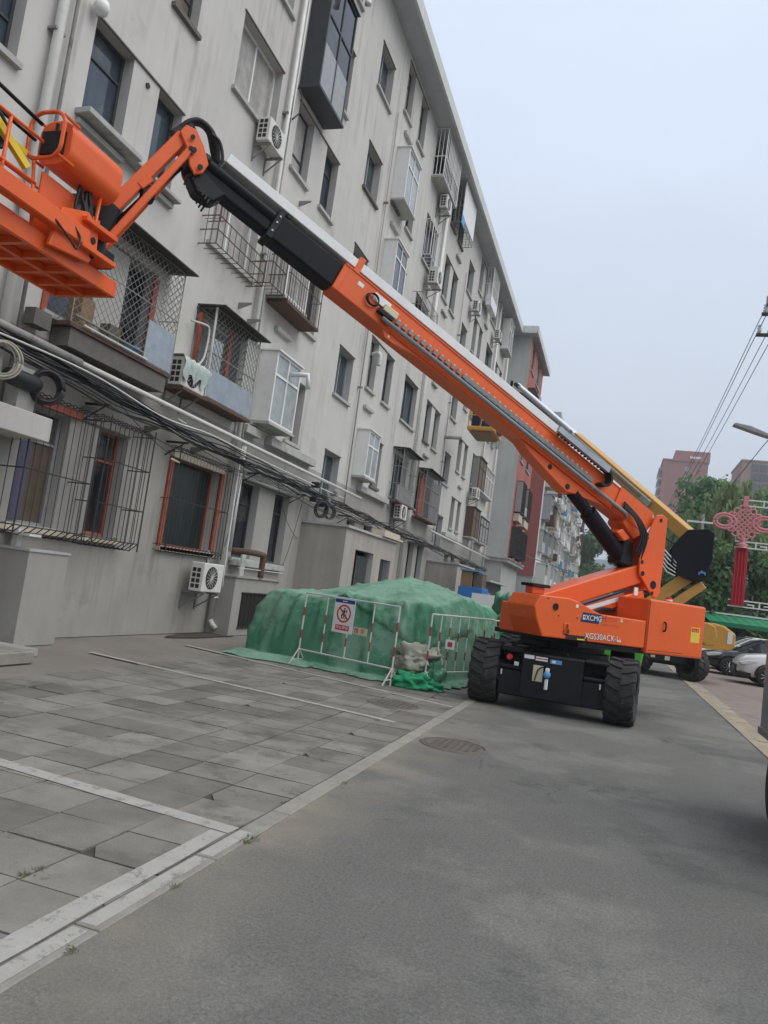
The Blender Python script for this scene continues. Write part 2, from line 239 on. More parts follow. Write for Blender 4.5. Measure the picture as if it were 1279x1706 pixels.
# ------------------------------------------------------------------ mesh helpers
def wloc(o):
    v = Vector((0, 0, 0))
    while o: v += o.location; o = o.parent
    return v
class MB:
    """collects shapes (optionally through a frame map f) and links them as ONE mesh object"""
    def __init__(s, f=None): s.v = []; s.f = []; s.mi = []; s.map = f; s.m = 0
    def add(s, vs, fs):
        b = len(s.v); s.v += [tuple(s.map(*p)) if s.map else tuple(p) for p in vs]
        s.f += [tuple(b + i for i in q) for q in fs]; s.mi += [s.m] * len(fs); return s
    def box(s, x0, x1, y0, y1, z0, z1):
        return s.add([(x0,y0,z0),(x1,y0,z0),(x1,y1,z0),(x0,y1,z0),(x0,y0,z1),(x1,y0,z1),(x1,y1,z1),(x0,y1,z1)],
                     [(3,2,1,0),(4,5,6,7),(0,1,5,4),(1,2,6,5),(2,3,7,6),(3,0,4,7)])
    def quad(s, *p): return s.add(p, [tuple(range(len(p)))])
    def prism(s, poly, d0, d1, ax=1):
        """poly of 2-D points extruded along axis ax from d0 to d1"""
        n = len(poly)
        def P(p, d): return (d, p[0], p[1]) if ax == 0 else ((p[0], d, p[1]) if ax == 1 else (p[0], p[1], d))
        return s.add([P(p, d0) for p in poly] + [P(p, d1) for p in poly],
                     [tuple(range(n)), tuple(range(2*n-1, n-1, -1))] + [(i, i+n, (i+1) % n + n, (i+1) % n) for i in range(n)])
    def bar(s, a, b, r, r2=None, sides=4, twist=math.pi/4, cap=True):
        a, b = Vector(a), Vector(b); d = (b - a)
        if d.length < 1e-6: return s
        d.normalize(); u = d.orthogonal().normalized() if abs(d.z) > .98 else d.cross(Vector((0,0,1))).normalized(); w_ = d.cross(u)
        r2 = r if r2 is None else r2; vs = []
        for p, rr in ((a, r), (b, r2)):
            for i in range(sides):
                t = twist + 2*math.pi*i/sides; vs.append(p + u*math.cos(t)*rr + w_*math.sin(t)*rr)
        fs = [(i, (i+1) % sides, (i+1) % sides + sides, i + sides) for i in range(sides)]
        if cap: fs += [tuple(range(sides-1, -1, -1)), tuple(range(sides, 2*sides))]
        return s.add(vs, fs)
    def tube(s, pts, r, sides=6):
        pts = [Vector(p) for p in pts]
        if 4 <= len(pts) <= 8 and not isinstance(r, (list, tuple)):      # Catmull-Rom through the given points
            e_ = [pts[0]*2-pts[1]] + pts + [pts[-1]*2-pts[-2]]; sm = []
            for i in range(1, len(e_)-2):
                a_, b_, c_, d_ = e_[i-1:i+3]
                for k in range(6):
                    t = k/6; sm.append(.5*((2*b_) + (c_-a_)*t + (2*a_-5*b_+4*c_-d_)*t*t + (3*b_-3*c_+d_-a_)*t**3))
            pts = sm + [pts[-1]]
        n = len(pts); vs = []; fs = []; u = None
        for i, p in enumerate(pts):
            d = (pts[min(i+1, n-1)] - pts[max(i-1, 0)]).normalized()
            if u is None: u = d.orthogonal().normalized()
            u = (u - d*u.dot(d)).normalized(); w_ = d.cross(u); rr = r[i] if isinstance(r, (list, tuple)) else r
            for k in range(sides):
                t = 2*math.pi*k/sides; vs.append(p + u*math.cos(t)*rr + w_*math.sin(t)*rr)
        for i in range(n-1):
            for k in range(sides): fs.append((i*sides+k, i*sides+(k+1) % sides, (i+1)*sides+(k+1) % sides, (i+1)*sides+k))
        fs += [tuple(range(sides-1, -1, -1)), tuple(range((n-1)*sides, n*sides))]
        return s.add(vs, fs)
    def lathe(s, prof, c, axis='z', sides=24, a0=0, a1=2*math.pi):
        """prof = [(radius, offset along axis)]"""
        vs = []; fs = []; n = len(prof); full = abs(a1-a0-2*math.pi) < 1e-6; k = sides if full else sides+1
        for i in range(k):
            t = a0 + (a1-a0)*i/sides; ct, st = math.cos(t), math.sin(t)
            for r, o in prof:
                vs.append((c[0]+r*ct, c[1]+r*st, c[2]+o) if axis == 'z' else ((c[0]+o, c[1]+r*ct, c[2]+r*st) if axis == 'x' else (c[0]+r*ct, c[1]+o, c[2]+r*st)))
        for i in range(sides):
            j = (i+1) % k
            for q in range(n-1): fs.append((i*n+q, j*n+q, j*n+q+1, i*n+q+1))
        return s.add(vs, fs)
    def build(s, name, m, parent=None, smooth=False, bevel=0, seg=1):
        me = bpy.data.meshes.new(name); off = wloc(parent) if parent else Vector((0,0,0))
        me.from_pydata([(v[0]-off.x, v[1]-off.y, v[2]-off.z) for v in s.v], [], s.f)
        for q in (m if isinstance(m, (list, tuple)) else [m]): me.materials.append(MAT[q])
        me.polygons.foreach_set('material_index', s.mi)
        bm = bmesh.new(); bm.from_mesh(me); bmesh.ops.recalc_face_normals(bm, faces=bm.faces)
        if bevel:
            ed = [e for e in bm.edges if len(e.link_faces) == 2 and e.calc_face_angle(0) > .5]
            bmesh.ops.bevel(bm, geom=ed, offset=bevel, segments=seg, affect='EDGES', clamp_overlap=True, profile=.5)
        bm.to_mesh(me); bm.free()
        if smooth: me.shade_smooth() if hasattr(me, 'shade_smooth') else me.polygons.foreach_set('use_smooth', [True]*len(me.polygons))
        o = bpy.data.objects.new(name, me); C.objects.link(o)
        if parent: o.parent = parent
        return o
def tag(o, label=None, cat=None, group=None, kind=None):
    if label: o['label'] = label
    if cat: o['category'] = cat
    if group: o['group'] = group
    if kind: o['kind'] = kind
    return o
def thing(name, label, cat, loc, group=None):
    o = bpy.data.objects.new(name, None); C.objects.link(o); o.location = loc; o.empty_display_size = .2
    return tag(o, label, cat, group)
def text(name, body, size, m, parent, matrix, extrude=.001, align='CENTER'):
    cu = bpy.data.curves.new(name, 'FONT'); cu.body = body; cu.size = size; cu.extrude = extrude; cu.align_x = align; cu.align_y = 'CENTER'
    cu.materials.append(MAT[m]); o = bpy.data.objects.new(name, cu); C.objects.link(o)
    off = wloc(parent); o.parent = parent; mw = matrix.copy(); mw.translation = mw.translation - off; o.matrix_local = mw
    return o
def frame_matrix(origin, xdir, ydir):
    x = Vector(xdir).normalized(); y = Vector(ydir).normalized(); z = x.cross(y)
    return Matrix.Translation(origin) @ Matrix((x, y, z)).transposed().to_4x4()

# ================================================================== GROUND
def sheet(name, x0, x1, y0, y1, z, m):
    return tag(MB().add([(x0,y0,z),(x1,y0,z),(x1,y1,z),(x0,y1,z)], [(0,1,2,3)]).build(name, m), kind='structure')
tag(MB().add([(-700,-100,-.09),(700,-100,-.09),(700,900,-.09),(-700,900,-.09)], [(0,1,2,3)]).build('ground', 'ground'), kind='structure')
road = sheet('road', -1.93, 2.15, -12, 160, 0.0, 'asphalt')
pav = sheet('pavement', -9.6, -2.05, -12, 60, -.012, 'cement')
sheet('pavement_right', 2.55, 30, -12, 160, -.016, 'paver_red')
bed = MB().add([(-2.55,-3,-.0085),(-2.05,-3,-.0085),(-2.05,15,-.0085),(-2.55,15,-.0085)], [(0,1,2,3)]); 
# slab bed with dark joints under the slabs
MB().add([(-6.40,-.2,-.008),(-2.05,-.2,-.008),(-2.05,12.85,-.008),(-6.40,12.85,-.008)], [(0,1,2,3)]).build('slab_bed', 'joint_soil', pav)
# concrete slabs: each its own part where they can be told apart
PX, PY = .487, .425
slab_mesh = []
def slab_geo(wx, wy, seed):
    rr = random.Random(seed); b = MB(); g = .006
    def j(): return rr.uniform(-.0045, .0045)
    top = [(g+j(), g+j(), .0+j()*.25), (wx-g+j(), g+j(), j()*.25), (wx-g+j(), wy-g+j(), j()*.25), (g+j(), wy-g+j(), j()*.25)]
    if rr.random() < .12:                      # a broken corner
        k = rr.uniform(.03, .10); top = [(top[0][0]+k, top[0][1], 0), top[1], top[2], top[3], (top[0][0], top[0][1]+k*1.4, 0)]
    n = len(top); b.add([(p[0], p[1], p[2]) for p in top] + [(p[0], p[1], -.03) for p in top], [tuple(range(n))] + [(i, i+n, (i+1) % n+n, (i+1) % n) for i in range(n)])
    return b
protos = []
for k in range(12):
    o = slab_geo(PX, PY, k).build('slab', 'concrete_slab', pav); protos.append(o.data)
    bpy.data.objects.remove(o)
cells = []
for j in range(-2, 29):
    for i in range(9):
        x1 = -2.05 - PX*i; cells.append((x1 - PX, .60 + PY*j + (.012 if i % 2 else 0), i, j))
cells.sort(key=lambda c: (c[1]+.2)**2*1.0 + (c[0]+2.6)**2*.5)
rest = MB(); cnt = 0; srng = random.Random(3)
for (x, y, i, j) in cells:
    jx, jy, jz = srng.uniform(-.006, .006), srng.uniform(-.006, .006), srng.uniform(-.003, .002)
    if cnt < 290 and y + PY > 1.0 and x > -2.05 - .9*(y+1.0) - .6:
        o = bpy.data.objects.new('slab', protos[srng.randrange(12)]); C.objects.link(o); o.parent = pav
        o.location = (x+jx, y+jy, jz+.004); o.rotation_euler = (srng.uniform(-.003,.003), srng.uniform(-.003,.003), srng.uniform(-.008,.008)); cnt += 1
    else:
        rest.box(x+.004, x+PX-.004, y+.004, y+PY-.004, -.03, .004+jz*.5)
tag(rest.build('slab_field', 'concrete_slab', pav), kind='stuff')
# smeared cement over the far part of the yard
rr = random.Random(9)
def patch(name, cx, cy, rx, ry, z, m, parent, n=26, seed=1, amp=.35):
    q = random.Random(seed); ph = [q.uniform(0, 6.28) for _ in range(4)]
    pts = []
    for k in range(n):
        t = 2*math.pi*k/n; r = 1 + amp*(.5*math.sin(2*t+ph[0]) + .3*math.sin(3*t+ph[1]) + .25*math.sin(5*t+ph[2]) + .15*math.sin(9*t+ph[3]))
        pts.append((cx + rx*r*math.cos(t), cy + ry*r*math.sin(t), z))
    return MB().add(pts, [tuple(range(n))]).build(name, m, parent)
patch('soil_patch', -8.45, 14.9, .35, 1.1, .006, 'soil', pav, seed=6, amp=.3)
# white parking lines painted on the slabs
def line(x0, y0, x1, y1, wd, z=.0085):
    d = Vector((x1-x0, y1-y0, 0)); n = Vector((-d.y, d.x, 0)).normalized()*wd/2; k = max(2, int(d.length/.5)); q = random.Random(x0+y1); b = MB(); vs = []
    for i in range(k+1):
        p = Vector((x0, y0, z)) + d*i/k; a = n*(1+q.uniform(-.12,.12)); c_ = n*(1+q.uniform(-.12,.12)); vs += [p+a, p-c_]
    return b.add(vs, [(2*i, 2*i+1, 2*i+3, 2*i+2) for i in range(k)]).build('parking_line', 'line_paint', pav)
line(-5.6, 4.72, -2.06, 4.39, .13); line(-2.125, 4.32, -2.115, 1.0, .12, .0090)
line(-7.49, 10.01, -2.35, 9.02, .10); line(-7.54, 12.84, -2.06, 11.06, .10)
# kerb stones
y = -4.0; kr = random.Random(11)
while y < 44:
    L_ = .99; b = MB().box(-2.045, -1.915, y+.006, y+L_-.006, -.06, .010 + kr.uniform(-.001, .001)); b.build('kerb_stone', 'kerb_stone', pav, bevel=.005)
    if .8 < y < 4.4:
        MB().box(-2.03, -1.95, y+.02, min(y+L_-.03, 4.42), .0105, .0122).build('kerb_paint', 'line_paint', pav)
    y += L_
pr_ = [o for o in bpy.data.objects if o.name == 'pavement_right'][0]; y = 2.0
while y < 60:
    b = MB().box(2.15, 2.30, y+.006, y+.744, -.05, .014 + kr.uniform(-.004,.004)); b.build('kerb_stone', 'kerb_tan', pr_, bevel=.006)
    MB().box(2.306, 2.55, y+.006, y+.744, -.05, .004 + kr.uniform(-.004,.004)).build('edge_slab', 'kerb_tan', pr_)
    y += .75
# manhole covers
def manhole(x, y, r, label):
    t = thing('manhole_cover', label, 'manhole cover', (x, y, 0), 'manhole covers')
    b = MB().lathe([(0, .008), (r*.86, .008), (r*.88, .003), (r*.92, .003), (r*.93, .010), (r, .010), (r*1.03, .001)], (x, y, 0), sides=40); b.build('rim', 'manhole', t)
    k = MB(); n = int(r*2/.075)
    for i in range(-n, n):
        for j in range(-n, n):
            if (i*.075)**2 + (j*.075)**2 < (r*.8)**2: k.box(x+i*.075, x+i*.075+.042, y+j*.075, y+j*.075+.042, .007, .012)
    k.build('stud_pattern', 'manhole', t)
manhole(-1.49, 8.33, .36, 'rusty round manhole cover set in the asphalt before the orange lift')
manhole(-2.75, 10.35, .36, 'faded round manhole cover in the slabs in front of the barrier')
# weeds and litter
wd = MB(); q = random.Random(5)
for (x, y, s) in [(-1.915,4.35,.035),(-1.91,4.28,.03),(-1.915,3.5,.03),(-1.91,5.95,.03),(-2.545,3.2,.03),(-2.54,3.3,.025),(-1.91,2.75,.03),(-2.05,5.15,.025),(-2.54,8.9,.035),(-3.03,9.0,.03),(-4.0,5.8,.02),(-2.9,4.43,.02),(-3.4,3.6,.02),(-2.3,6.5,.02)]:
    for k in range(26):
        a = q.uniform(0, 6.28); l = s*q.uniform(.4, 1.1); bx, by = x+q.gauss(0, s*.6), y+q.gauss(0, s*.6); dx, dy = math.cos(a)*l, math.sin(a)*l
        wd.add([(bx-dy*.12, by+dx*.12, .006), (bx+dy*.12, by-dx*.12, .006), (bx+dx, by+dy, .006+l*.5)], [(0,1,2)])
tag(wd.build('weeds', 'weed_green'), 'small weeds sprouting from the kerb joints', 'weeds', kind='stuff')
lt = MB()
for k in range(14):
    x, y = q.uniform(-6, 1.8), q.uniform(3.5, 12); s = q.uniform(.006, .022); a = q.uniform(0, 3)
    lt.add([(x, y, .018), (x+s*math.cos(a), y+s*math.sin(a), .018), (x+s*.8*math.cos(a+1.2), y+s*.8*math.sin(a+1.2), .026)], [(0,1,2)])
tag(lt.build('litter', 'cardboard'), 'tiny pale scraps scattered over the ground', 'litter', kind='stuff')

# ================================================================== MAIN APARTMENT BUILDING (facade plane x = FX)
FX = -8.85
LT = [3.66, 6.78, 10.05, 13.47, 16.85, 20.25]; LB = [1.80, 5.12, 8.25, 11.72, 14.95, 18.38]
B1 = thing('apartment_building', 'long grey plastered six storey apartment block lining the left side of the road', 'building', (FX, 10, 0))
opens = []
def addcol(y0, y1, levels=range(6), kind='dark', **k):
    for l in levels: opens.append(dict(y0=y0, y1=y1, z0=LB[l], z1=LT[l], kind=kind, l=l, **k))
addcol(-2.2, -.3); addcol(1.9, 3.9)
addcol(5.0, 5.9); addcol(7.05, 7.97)
addcol(9.33, 10.33); addcol(11.1, 11.88)
addcol(13.42, 15.4, kind='white2')
addcol(16.45, 17.45); addcol(18.4, 19.32)
for t_ in (5.46, 8.75, 12.07, 15.48, 18.89): opens.append(dict(y0=21.35, y1=22.68, z0=t_-1.5, z1=t_, kind='stair', l=9))
addcol(24.1, 24.95); addcol(25.95, 26.85)
addcol(28.55, 30.55, kind='dark2')
addcol(32.3, 33.3); addcol(33.95, 35.0)
for t_ in (5.46, 8.67, 12.07, 15.42, 18.77): opens.append(dict(y0=37.0, y1=38.35, z0=t_-1.55, z1=t_, kind='stair', l=9))
addcol(39.8, 40.75); addcol(41.5, 42.4)
addcol(44.1, 46.2, kind='dark2')
addcol(47.7, 48.6); addcol(49.5, 50.4)
opens = [o for o in opens if not (o['l'] == 0 and o['y0'] in (5.0, 7.05))]
opens.append(dict(y0=28.45, y1=30.1, z0=0.02, z1=3.4, kind='door', l=0)); opens = [o for o in opens if not (o['l'] == 0 and o['y0'] == 28.55)]
opens.append(dict(y0=16.2, y1=17.72, z0=.2, z1=.96, kind='vent', l=8))
def wall_with_holes(x, y0, y1, z0, z1, ops, depth, zbase=-9, zcut=()):
    ys = sorted({y0, y1, *[o['y0'] for o in ops], *[o['y1'] for o in ops]}); zs = sorted({z0, z1, *zcut, *[o['z0'] for o in ops], *[o['z1'] for o in ops]})
    b = MB()
    for i in range(len(ys)-1):
        run = None
        for j in range(len(zs)-1):
            cy, cz = (ys[i]+ys[i+1])/2, (zs[j]+zs[j+1])/2
            hole = any(o['y0'] < cy < o['y1'] and o['z0'] < cz < o['z1'] for o in ops)
            b.m = 3 if (zs[j]+zs[j+1])/2 < zbase else 0
            if not hole: b.quad((x, ys[i], zs[j]), (x, ys[i+1], zs[j]), (x, ys[i+1], zs[j+1]), (x, ys[i], zs[j+1]))
    b.m = 1
    for o in ops:
        a, c_, d, e_ = o['y0'], o['y1'], o['z0'], o['z1']; xi = x - depth
        for p, q_ in (((a,d),(c_,d)), ((c_,d),(c_,e_)), ((c_,e_),(a,e_)), ((a,e_),(a,d))):
            b.quad((x, *p), (x, *q_), (xi, *q_), (xi, *p))
    return b
wb = wall_with_holes(FX, -4, 52.9, 0, 20.5, opens, .30, 4.7, (4.7,))
wb.m = 0
wb.quad((FX,-4,0),(FX,-4,20.5),(-20,-4,20.5),(-20,-4,0)); wb.quad((-20,-4,0),(-20,-4,20.5),(-20,61.5,20.5),(-20,61.5,0))
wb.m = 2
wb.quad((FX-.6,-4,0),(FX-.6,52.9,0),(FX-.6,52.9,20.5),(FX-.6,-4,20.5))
wb.build('wall', ['plaster', 'reveal', 'interior_dark', 'base_plaster'], B1)
wr = random.Random(21)
def win(o, parent, FXp=FX, depth=.27, sillm='sill'):
    y0, y1, z0, z1, kind = o['y0'], o['y1'], o['z0'], o['z1'], o['kind']; x = FXp - depth; t = .05
    fm, gm, mul_, tr = {'dark': ('dark_frame', wr.choice(['glass','glass','glass','glass_blue','glass_blue','glass_pale','curtain','curtain_brown']), 1, .72), 'white2': ('white_frame', wr.choice(['glass_pale','curtain','glass_pale']), 2, None),
        'stair': ('grey_frame', 'glass_blue', 2, None), 'dark2': ('dark_frame', 'glass_blue', 2, None), 'rust': ('rust_red', 'curtain_teal', 1, None), 'door': ('dark_frame', 'interior_dark', 2, None), 'vent': ('rust', 'interior_dark', 6, None)}[kind]
    fm = o.get('fm', fm); gm = o.get('gm', gm)
    b = MB(); b.box(x, x+.07, y0, y0+t, z0, z1).box(x, x+.07, y1-t, y1, z0, z1).box(x, x+.07, y0+t, y1-t, z0, z0+t).box(x, x+.07, y0+t, y1-t, z1-t, z1)
    for k in range(1, mul_):
        yy = y0 + (y1-y0)*k/mul_; b.box(x+.005, x+.065, yy-.025, yy+.025, z0+t, z1-t)
    if tr:
        zz = z0 + (z1-z0)*tr if wr.random() < .6 else z0 + (z1-z0)*.34; b.box(x+.005, x+.06, y0+t, y1-t, zz-.02, zz+.02)
    f = b.build('window', fm, parent)
    MB().quad((x+.03, y0, z0), (x+.03, y1, z0), (x+.03, y1, z1), (x+.03, y0, z1)).build('pane', gm, f)
    if kind not in ('door', 'vent'):
        MB().box(FXp-.26, FXp+.09, y0-.09, y1+.06, z0-.09, z0-.004).build('sill', sillm if wr.random() < .75 else 'dark_sill', f)
        MB().box(FXp-.003, FXp+.035, y0-o.get('ll', .04), y1+o.get('lr', .04), z1+.002, z1+.03).build('lintel_shadow', 'dark_sill', f)  # thin lintel strip, coloured dark to stand for the shadow line above the window
    return f
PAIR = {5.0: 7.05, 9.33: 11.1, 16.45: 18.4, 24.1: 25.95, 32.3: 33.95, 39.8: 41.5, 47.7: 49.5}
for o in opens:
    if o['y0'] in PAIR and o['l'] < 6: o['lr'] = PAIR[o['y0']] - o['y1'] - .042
    if o['l'] == 0 and o['y0'] in (9.33,): o.update(gm='curtain_brown', fm='grey_frame')
    if o['l'] == 0 and o['y0'] in (11.1,): o.update(fm='rust_red', gm='glass')
    if o['l'] == 0 and o['y0'] == 13.42: o.update(kind='rust', gm='curtain_teal')
    if o['l'] == 2 and o['y0'] == 9.33: o.update(gm='glass_blue', fm='dark_frame')
    if o['l'] == 3 and o['y0'] == 13.42: o.update(gm='curtain')
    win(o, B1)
# eave
MB().box(-20.4, -8.05, -4.5, 52.1, 20.503, 20.56).build('eave_soffit', 'eave', B1)
MB().box(-8.13, -8.03, -4.5, 52.1, 20.47, 20.97).build('eave_fascia', 'eave_face', B1)
MB().box(-20.5, -8.14, -4.5, 52.1, 20.563, 20.93).build('roof', 'eave', B1)
# the wing that steps out at the far end
WX = -7.65
MB().box(-20, WX-.004, 52.9, 61.5, 0, 20.5).build('wing_wall', 'wing_plaster', B1)
wops = []
for l in range(1, 6):
    for (a, c_) in ((53.9, 55.6), (57.4, 59.6)): wops.append(dict(y0=a, y1=c_, z0=LB[l], z1=LT[l], kind='dark', l=l))
wall_with_holes(WX+.25, 52.9, 61.5, 4.55, 20.5, wops, .2).add([(WX-.003,52.9,4.55),(WX+.25,52.9,4.55),(WX+.25,52.9,20.5),(WX-.003,52.9,20.5)], [(0,1,2,3)]).build('wing_facade', ['red_paint_wall', 'reveal'], B1)
for o in wops: win(o, B1, WX+.25, .18)
b = MB().box(-20, WX+.42, 52.7, 61.7, 4.32, 4.54).box(-20, WX+.5, 52.62, 61.8, 4.54, 4.62); b.build('cornice', 'sill', B1)
MB().box(-20.3, -6.95, 52.1, 62.3, 20.503, 20.58).build('wing_soffit', 'eave', B1)
MB().box(-7.04, -6.93, 52.1, 62.3, 20.47, 20.97).box(-8.14, -7.04, 52.08, 52.18, 20.47, 20.97).box(-20, -7.04, 62.2, 62.3, 20.47, 20.97).build('wing_fascia', 'eave_face', B1)
for l in (1, 2, 4):
    for (a, c_) in ((53.7, 55.8), (57.2, 59.8)):
        if l == 4 and a > 57: continue
        g = MB(); x0, x1 = WX+.26, WX+.75; z0, z1 = LB[l]-.25, LT[l]+.1
        g.box(x0, x1, a, c_, z0-.05, z0).box(x0, x1, a, c_, z1, z1+.04)
        k = a
        while k <= c_: g.box(x1-.02, x1, k-.01, k+.01, z0, z1); k += .13
        for zz in (z0+.6, z0+1.2): g.box(x1-.02, x1, a, c_, zz, zz+.03)
        g.build('security_grille', 'bar_dark', B1); MB().box(x0+.02, x1-.03, a+.02, c_-.02, z0+.001, z1-.001).build('enclosure', 'grey_frame' if l == 2 else 'dark_frame', B1)
        if l == 1: MB().box(x0+.01, x1-.1, a+.05, c_-.05, z1+.45, z1+1.0).build('parapet_panel', 'cream_board', B1)

# bay boxes and grilles fixed to the facade ------------------------------------------------
def bay(y0, y1, z0, z1, d, fm='white_frame', gm='glass_pale', side='white_frame', split=2, transom=.68, roofm=None, base=0, lower=None):
    x0, x1 = FX+.003, FX+d; t = .06; b = MB()
    for yy in (y0, y1-t): b.box(x1-t, x1, yy, yy+t, z0, z1)
    b.box(x1-t, x1, y0+t, y1-t, z0, z0+t).box(x1-t, x1, y0+t, y1-t, z1-t, z1)
    for k in range(1, split): yy = y0+(y1-y0)*k/split; b.box(x1-t+.005, x1-.005, yy-.03, yy+.03, z0+t, z1-t)
    if transom: zz = z0+(z1-z0)*transom; b.box(x1-t+.008, x1-.003, y0+t, y1-t, zz-.03, zz+.03)
    f = b.build('bay_window', fm, B1)
    MB().quad((x1-.03,y0+.01,z0+.01),(x1-.03,y1-.01,z0+.01),(x1-.03,y1-.01,z1-.01),(x1-.03,y0+.01,z1-.01)).build('pane', gm, f)
    MB().box(x0, x1-t-.002, y0, y0+.045, z0, z1).build('side_panel', side, f); MB().box(x0, x1-t-.002, y1-.045, y1, z0, z1).build('side_panel', side, f)
    MB().box(x0, x1+.04, y0-.03, y1+.03, z0-.07, z0-.002).build('floor_slab', 'sill' if side != 'dark_frame' else 'dark_frame', f)
    MB().box(x0, x1+.06, y0-.04, y1+.04, z1+.002, z1+.04).build('roof_sheet', roofm or side, f)
    if lower: MB().box(x1-.028, x1-.018, y0+t, y1-t, z0+t, z0+(z1-z0)*lower).build('lower_panel', 'grey_frame', f)
    return f
bay(24.0, 25.45, 15.02, 16.9, .48); bay(24.0, 25.4, 11.75, 13.5, .48, gm='glass_blue'); bay(23.95, 25.15, 5.15, 6.72, .45)
bay(16.25, 17.95, 13.75, 16.95, .55, 'dark_frame', 'glass', 'dark_frame', 2, .62, lower=.38)
bay(16.4, 17.85, 5.15, 6.9, .48); bay(16.2, 17.5, 8.25, 9.85, .5, 'white_frame', 'curtain', 'white_frame')
bay(48.6, 50.4, 18.1, 20.1, .5); bay(44.2, 46.4, 8.05, 9.9, .5, 'rust', 'curtain_brown', 'bar_grey'); bay(44.0, 46.2, 5.1, 6.85, .5, 'rust', 'curtain_brown', 'rust')
bay(46.9, 50.2, 8.1, 9.8, .42, 'white_frame', 'curtain', 'white_frame', 3); bay(47.0, 50.2, 5.1, 6.7, .45, 'rust', 'glass_pale', 'white_frame', 3)
def grille(y0, y1, z0, z1, d, m='bar_dark', sp=.13, rails=(.33, .66), r=.008, roofm=None, floor=None, diag=False, sides=True, bulge=0, front=1.0):
    x0, x1 = FX+.004, FX+d; b = MB()
    def pole(p, q_, rr=r): b.bar(p, q_, rr)
    if diag:
        H, W_ = z1-z0, y1-y0; k = -H
        while k < W_:
            for sgn in (1, -1):
                a0, a1 = (max(k, 0), min(k+H, W_))
                if a1 > a0:
                    za, zb = (a0-k, a1-k); 
                    if sgn < 0: za, zb = H-za, H-zb
                    pole((x1, y0+a0, z0+za), (x1, y0+a1, z0+zb), r*.7)
            k += sp
        dd = d; k = -H
        while k < dd:
            for sgn in (1, -1):
                a0, a1 = max(k, 0), min(k+H, dd)
                if a1 > a0:
                    za, zb = (a0-k, a1-k)
                    if sgn < 0: za, zb = H-za, H-zb
                    for yy in (y0, y1): pole((x0+a0, yy, z0+za), (x0+a1, yy, z0+zb), r*.7)
            k += sp
    else:
        n = max(2, round((y1-y0)/sp))
        for i in range(n+1):
            yy = y0+(y1-y0)*i/n
            if bulge:
                for p, q_, rr_ in (((x0, yy, z0+.03), (x0+.6*d, yy, z0), r), ((x0+.6*d, yy, z0), (x1, yy, z0+.14), r), ((x1, yy, z0+.14), (x1, yy, z1-.12), r*front), ((x1, yy, z1-.12), (x0+.6*d, yy, z1), r), ((x0+.6*d, yy, z1), (x0, yy, z1-.02), r)): pole(p, q_, rr_)
            else:
                pole((x1, yy, z0), (x1, yy, z1))
                if floor is None: pole((x0, yy, z0), (x1, yy, z0), r*.8)
        if sides:
            for yy in (y0, y1):
                for k in range(1, max(2, int(d/.13))): xx = x0+(x1-x0)*k/max(2, int(d/.13)); pole((xx, yy, z0), (xx, yy, z1))
    for f_ in (0, *rails, 1):
        zz = z0+(z1-z0)*f_
        if bulge and f_ in (0, 1): zz = z0+.14 if f_ == 0 else z1-.12
        pole((x1, y0, zz), (x1, y1, zz), r*1.4)
        for yy in (y0, y1): pole((x0, yy, zz), (x1, yy, zz), r*1.4)
    for yy in (y0, y1): pole((x1, yy, z0), (x1, yy, z1), r*1.8)
    g = b.build('security_grille', m, B1)
    if roofm: MB().add([(x0,y0-.10,z1+.03),(x1+.24,y0-.10,z1+.015),(x1+.20,y1+.14,z1+.01),(x0,y1+.12,z1+.04),(x0,y0-.10,z1+.06),(x1+.24,y0-.10,z1+.04),(x1+.20,y1+.14,z1+.035),(x0,y1+.12,z1+.07)],
                       [(3,2,1,0),(4,5,6,7),(0,1,5,4),(1,2,6,5),(2,3,7,6),(3,0,4,7)]).build('awning', roofm, g)
    if floor: MB().box(x0, x1+.02, y0-.03, y1+.03, z0-.07, z0-.005).build('floor_plate', floor, g)
    return g
# ground floor window baskets
grille(9.0, 10.5, 1.62, 3.80, .46, 'bar_dark', .15, (.45,), .009, bulge=1, front=.8); grille(10.75, 12.05, 1.60, 3.84, .46, 'bar_dark', .13, (.33, .66), .009, bulge=1)
g3 = grille(13.2, 15.45, 1.68, 3.82, .30, 'bar_dark', .13, (.5,), .008, bulge=1, front=.45)
MB().box(FX-.02, FX+.05, 13.30, 13.42, 1.78, 3.62).build('window_surround', 'rust_red', B1); MB().box(FX-.02, FX+.05, 15.40, 15.52, 1.78, 3.62).build('window_surround', 'rust_red', B1)
MB().box(FX-.02, FX+.07, 13.3, 15.5, 3.62, 3.80).build('window_head', 'cream_board', B1); MB().box(FX-.02, FX+.09, 13.3, 15.5, 1.70, 1.78).build('window_ledge', 'cream_board', B1)
MB().box(FX-.01, FX+.08, 9.1, 10.5, 3.66, 3.80).build('window_head', 'rust_red', B1); MB().box(FX-.01, FX+.10, 9.1, 12.0, 1.68, 1.76).build('window_ledge', 'cream_board', B1)
MB().box(FX-.2, FX-.16, 9.4, 9.75, 1.85, 3.6).build('curtain', 'curtain_violet', B1)
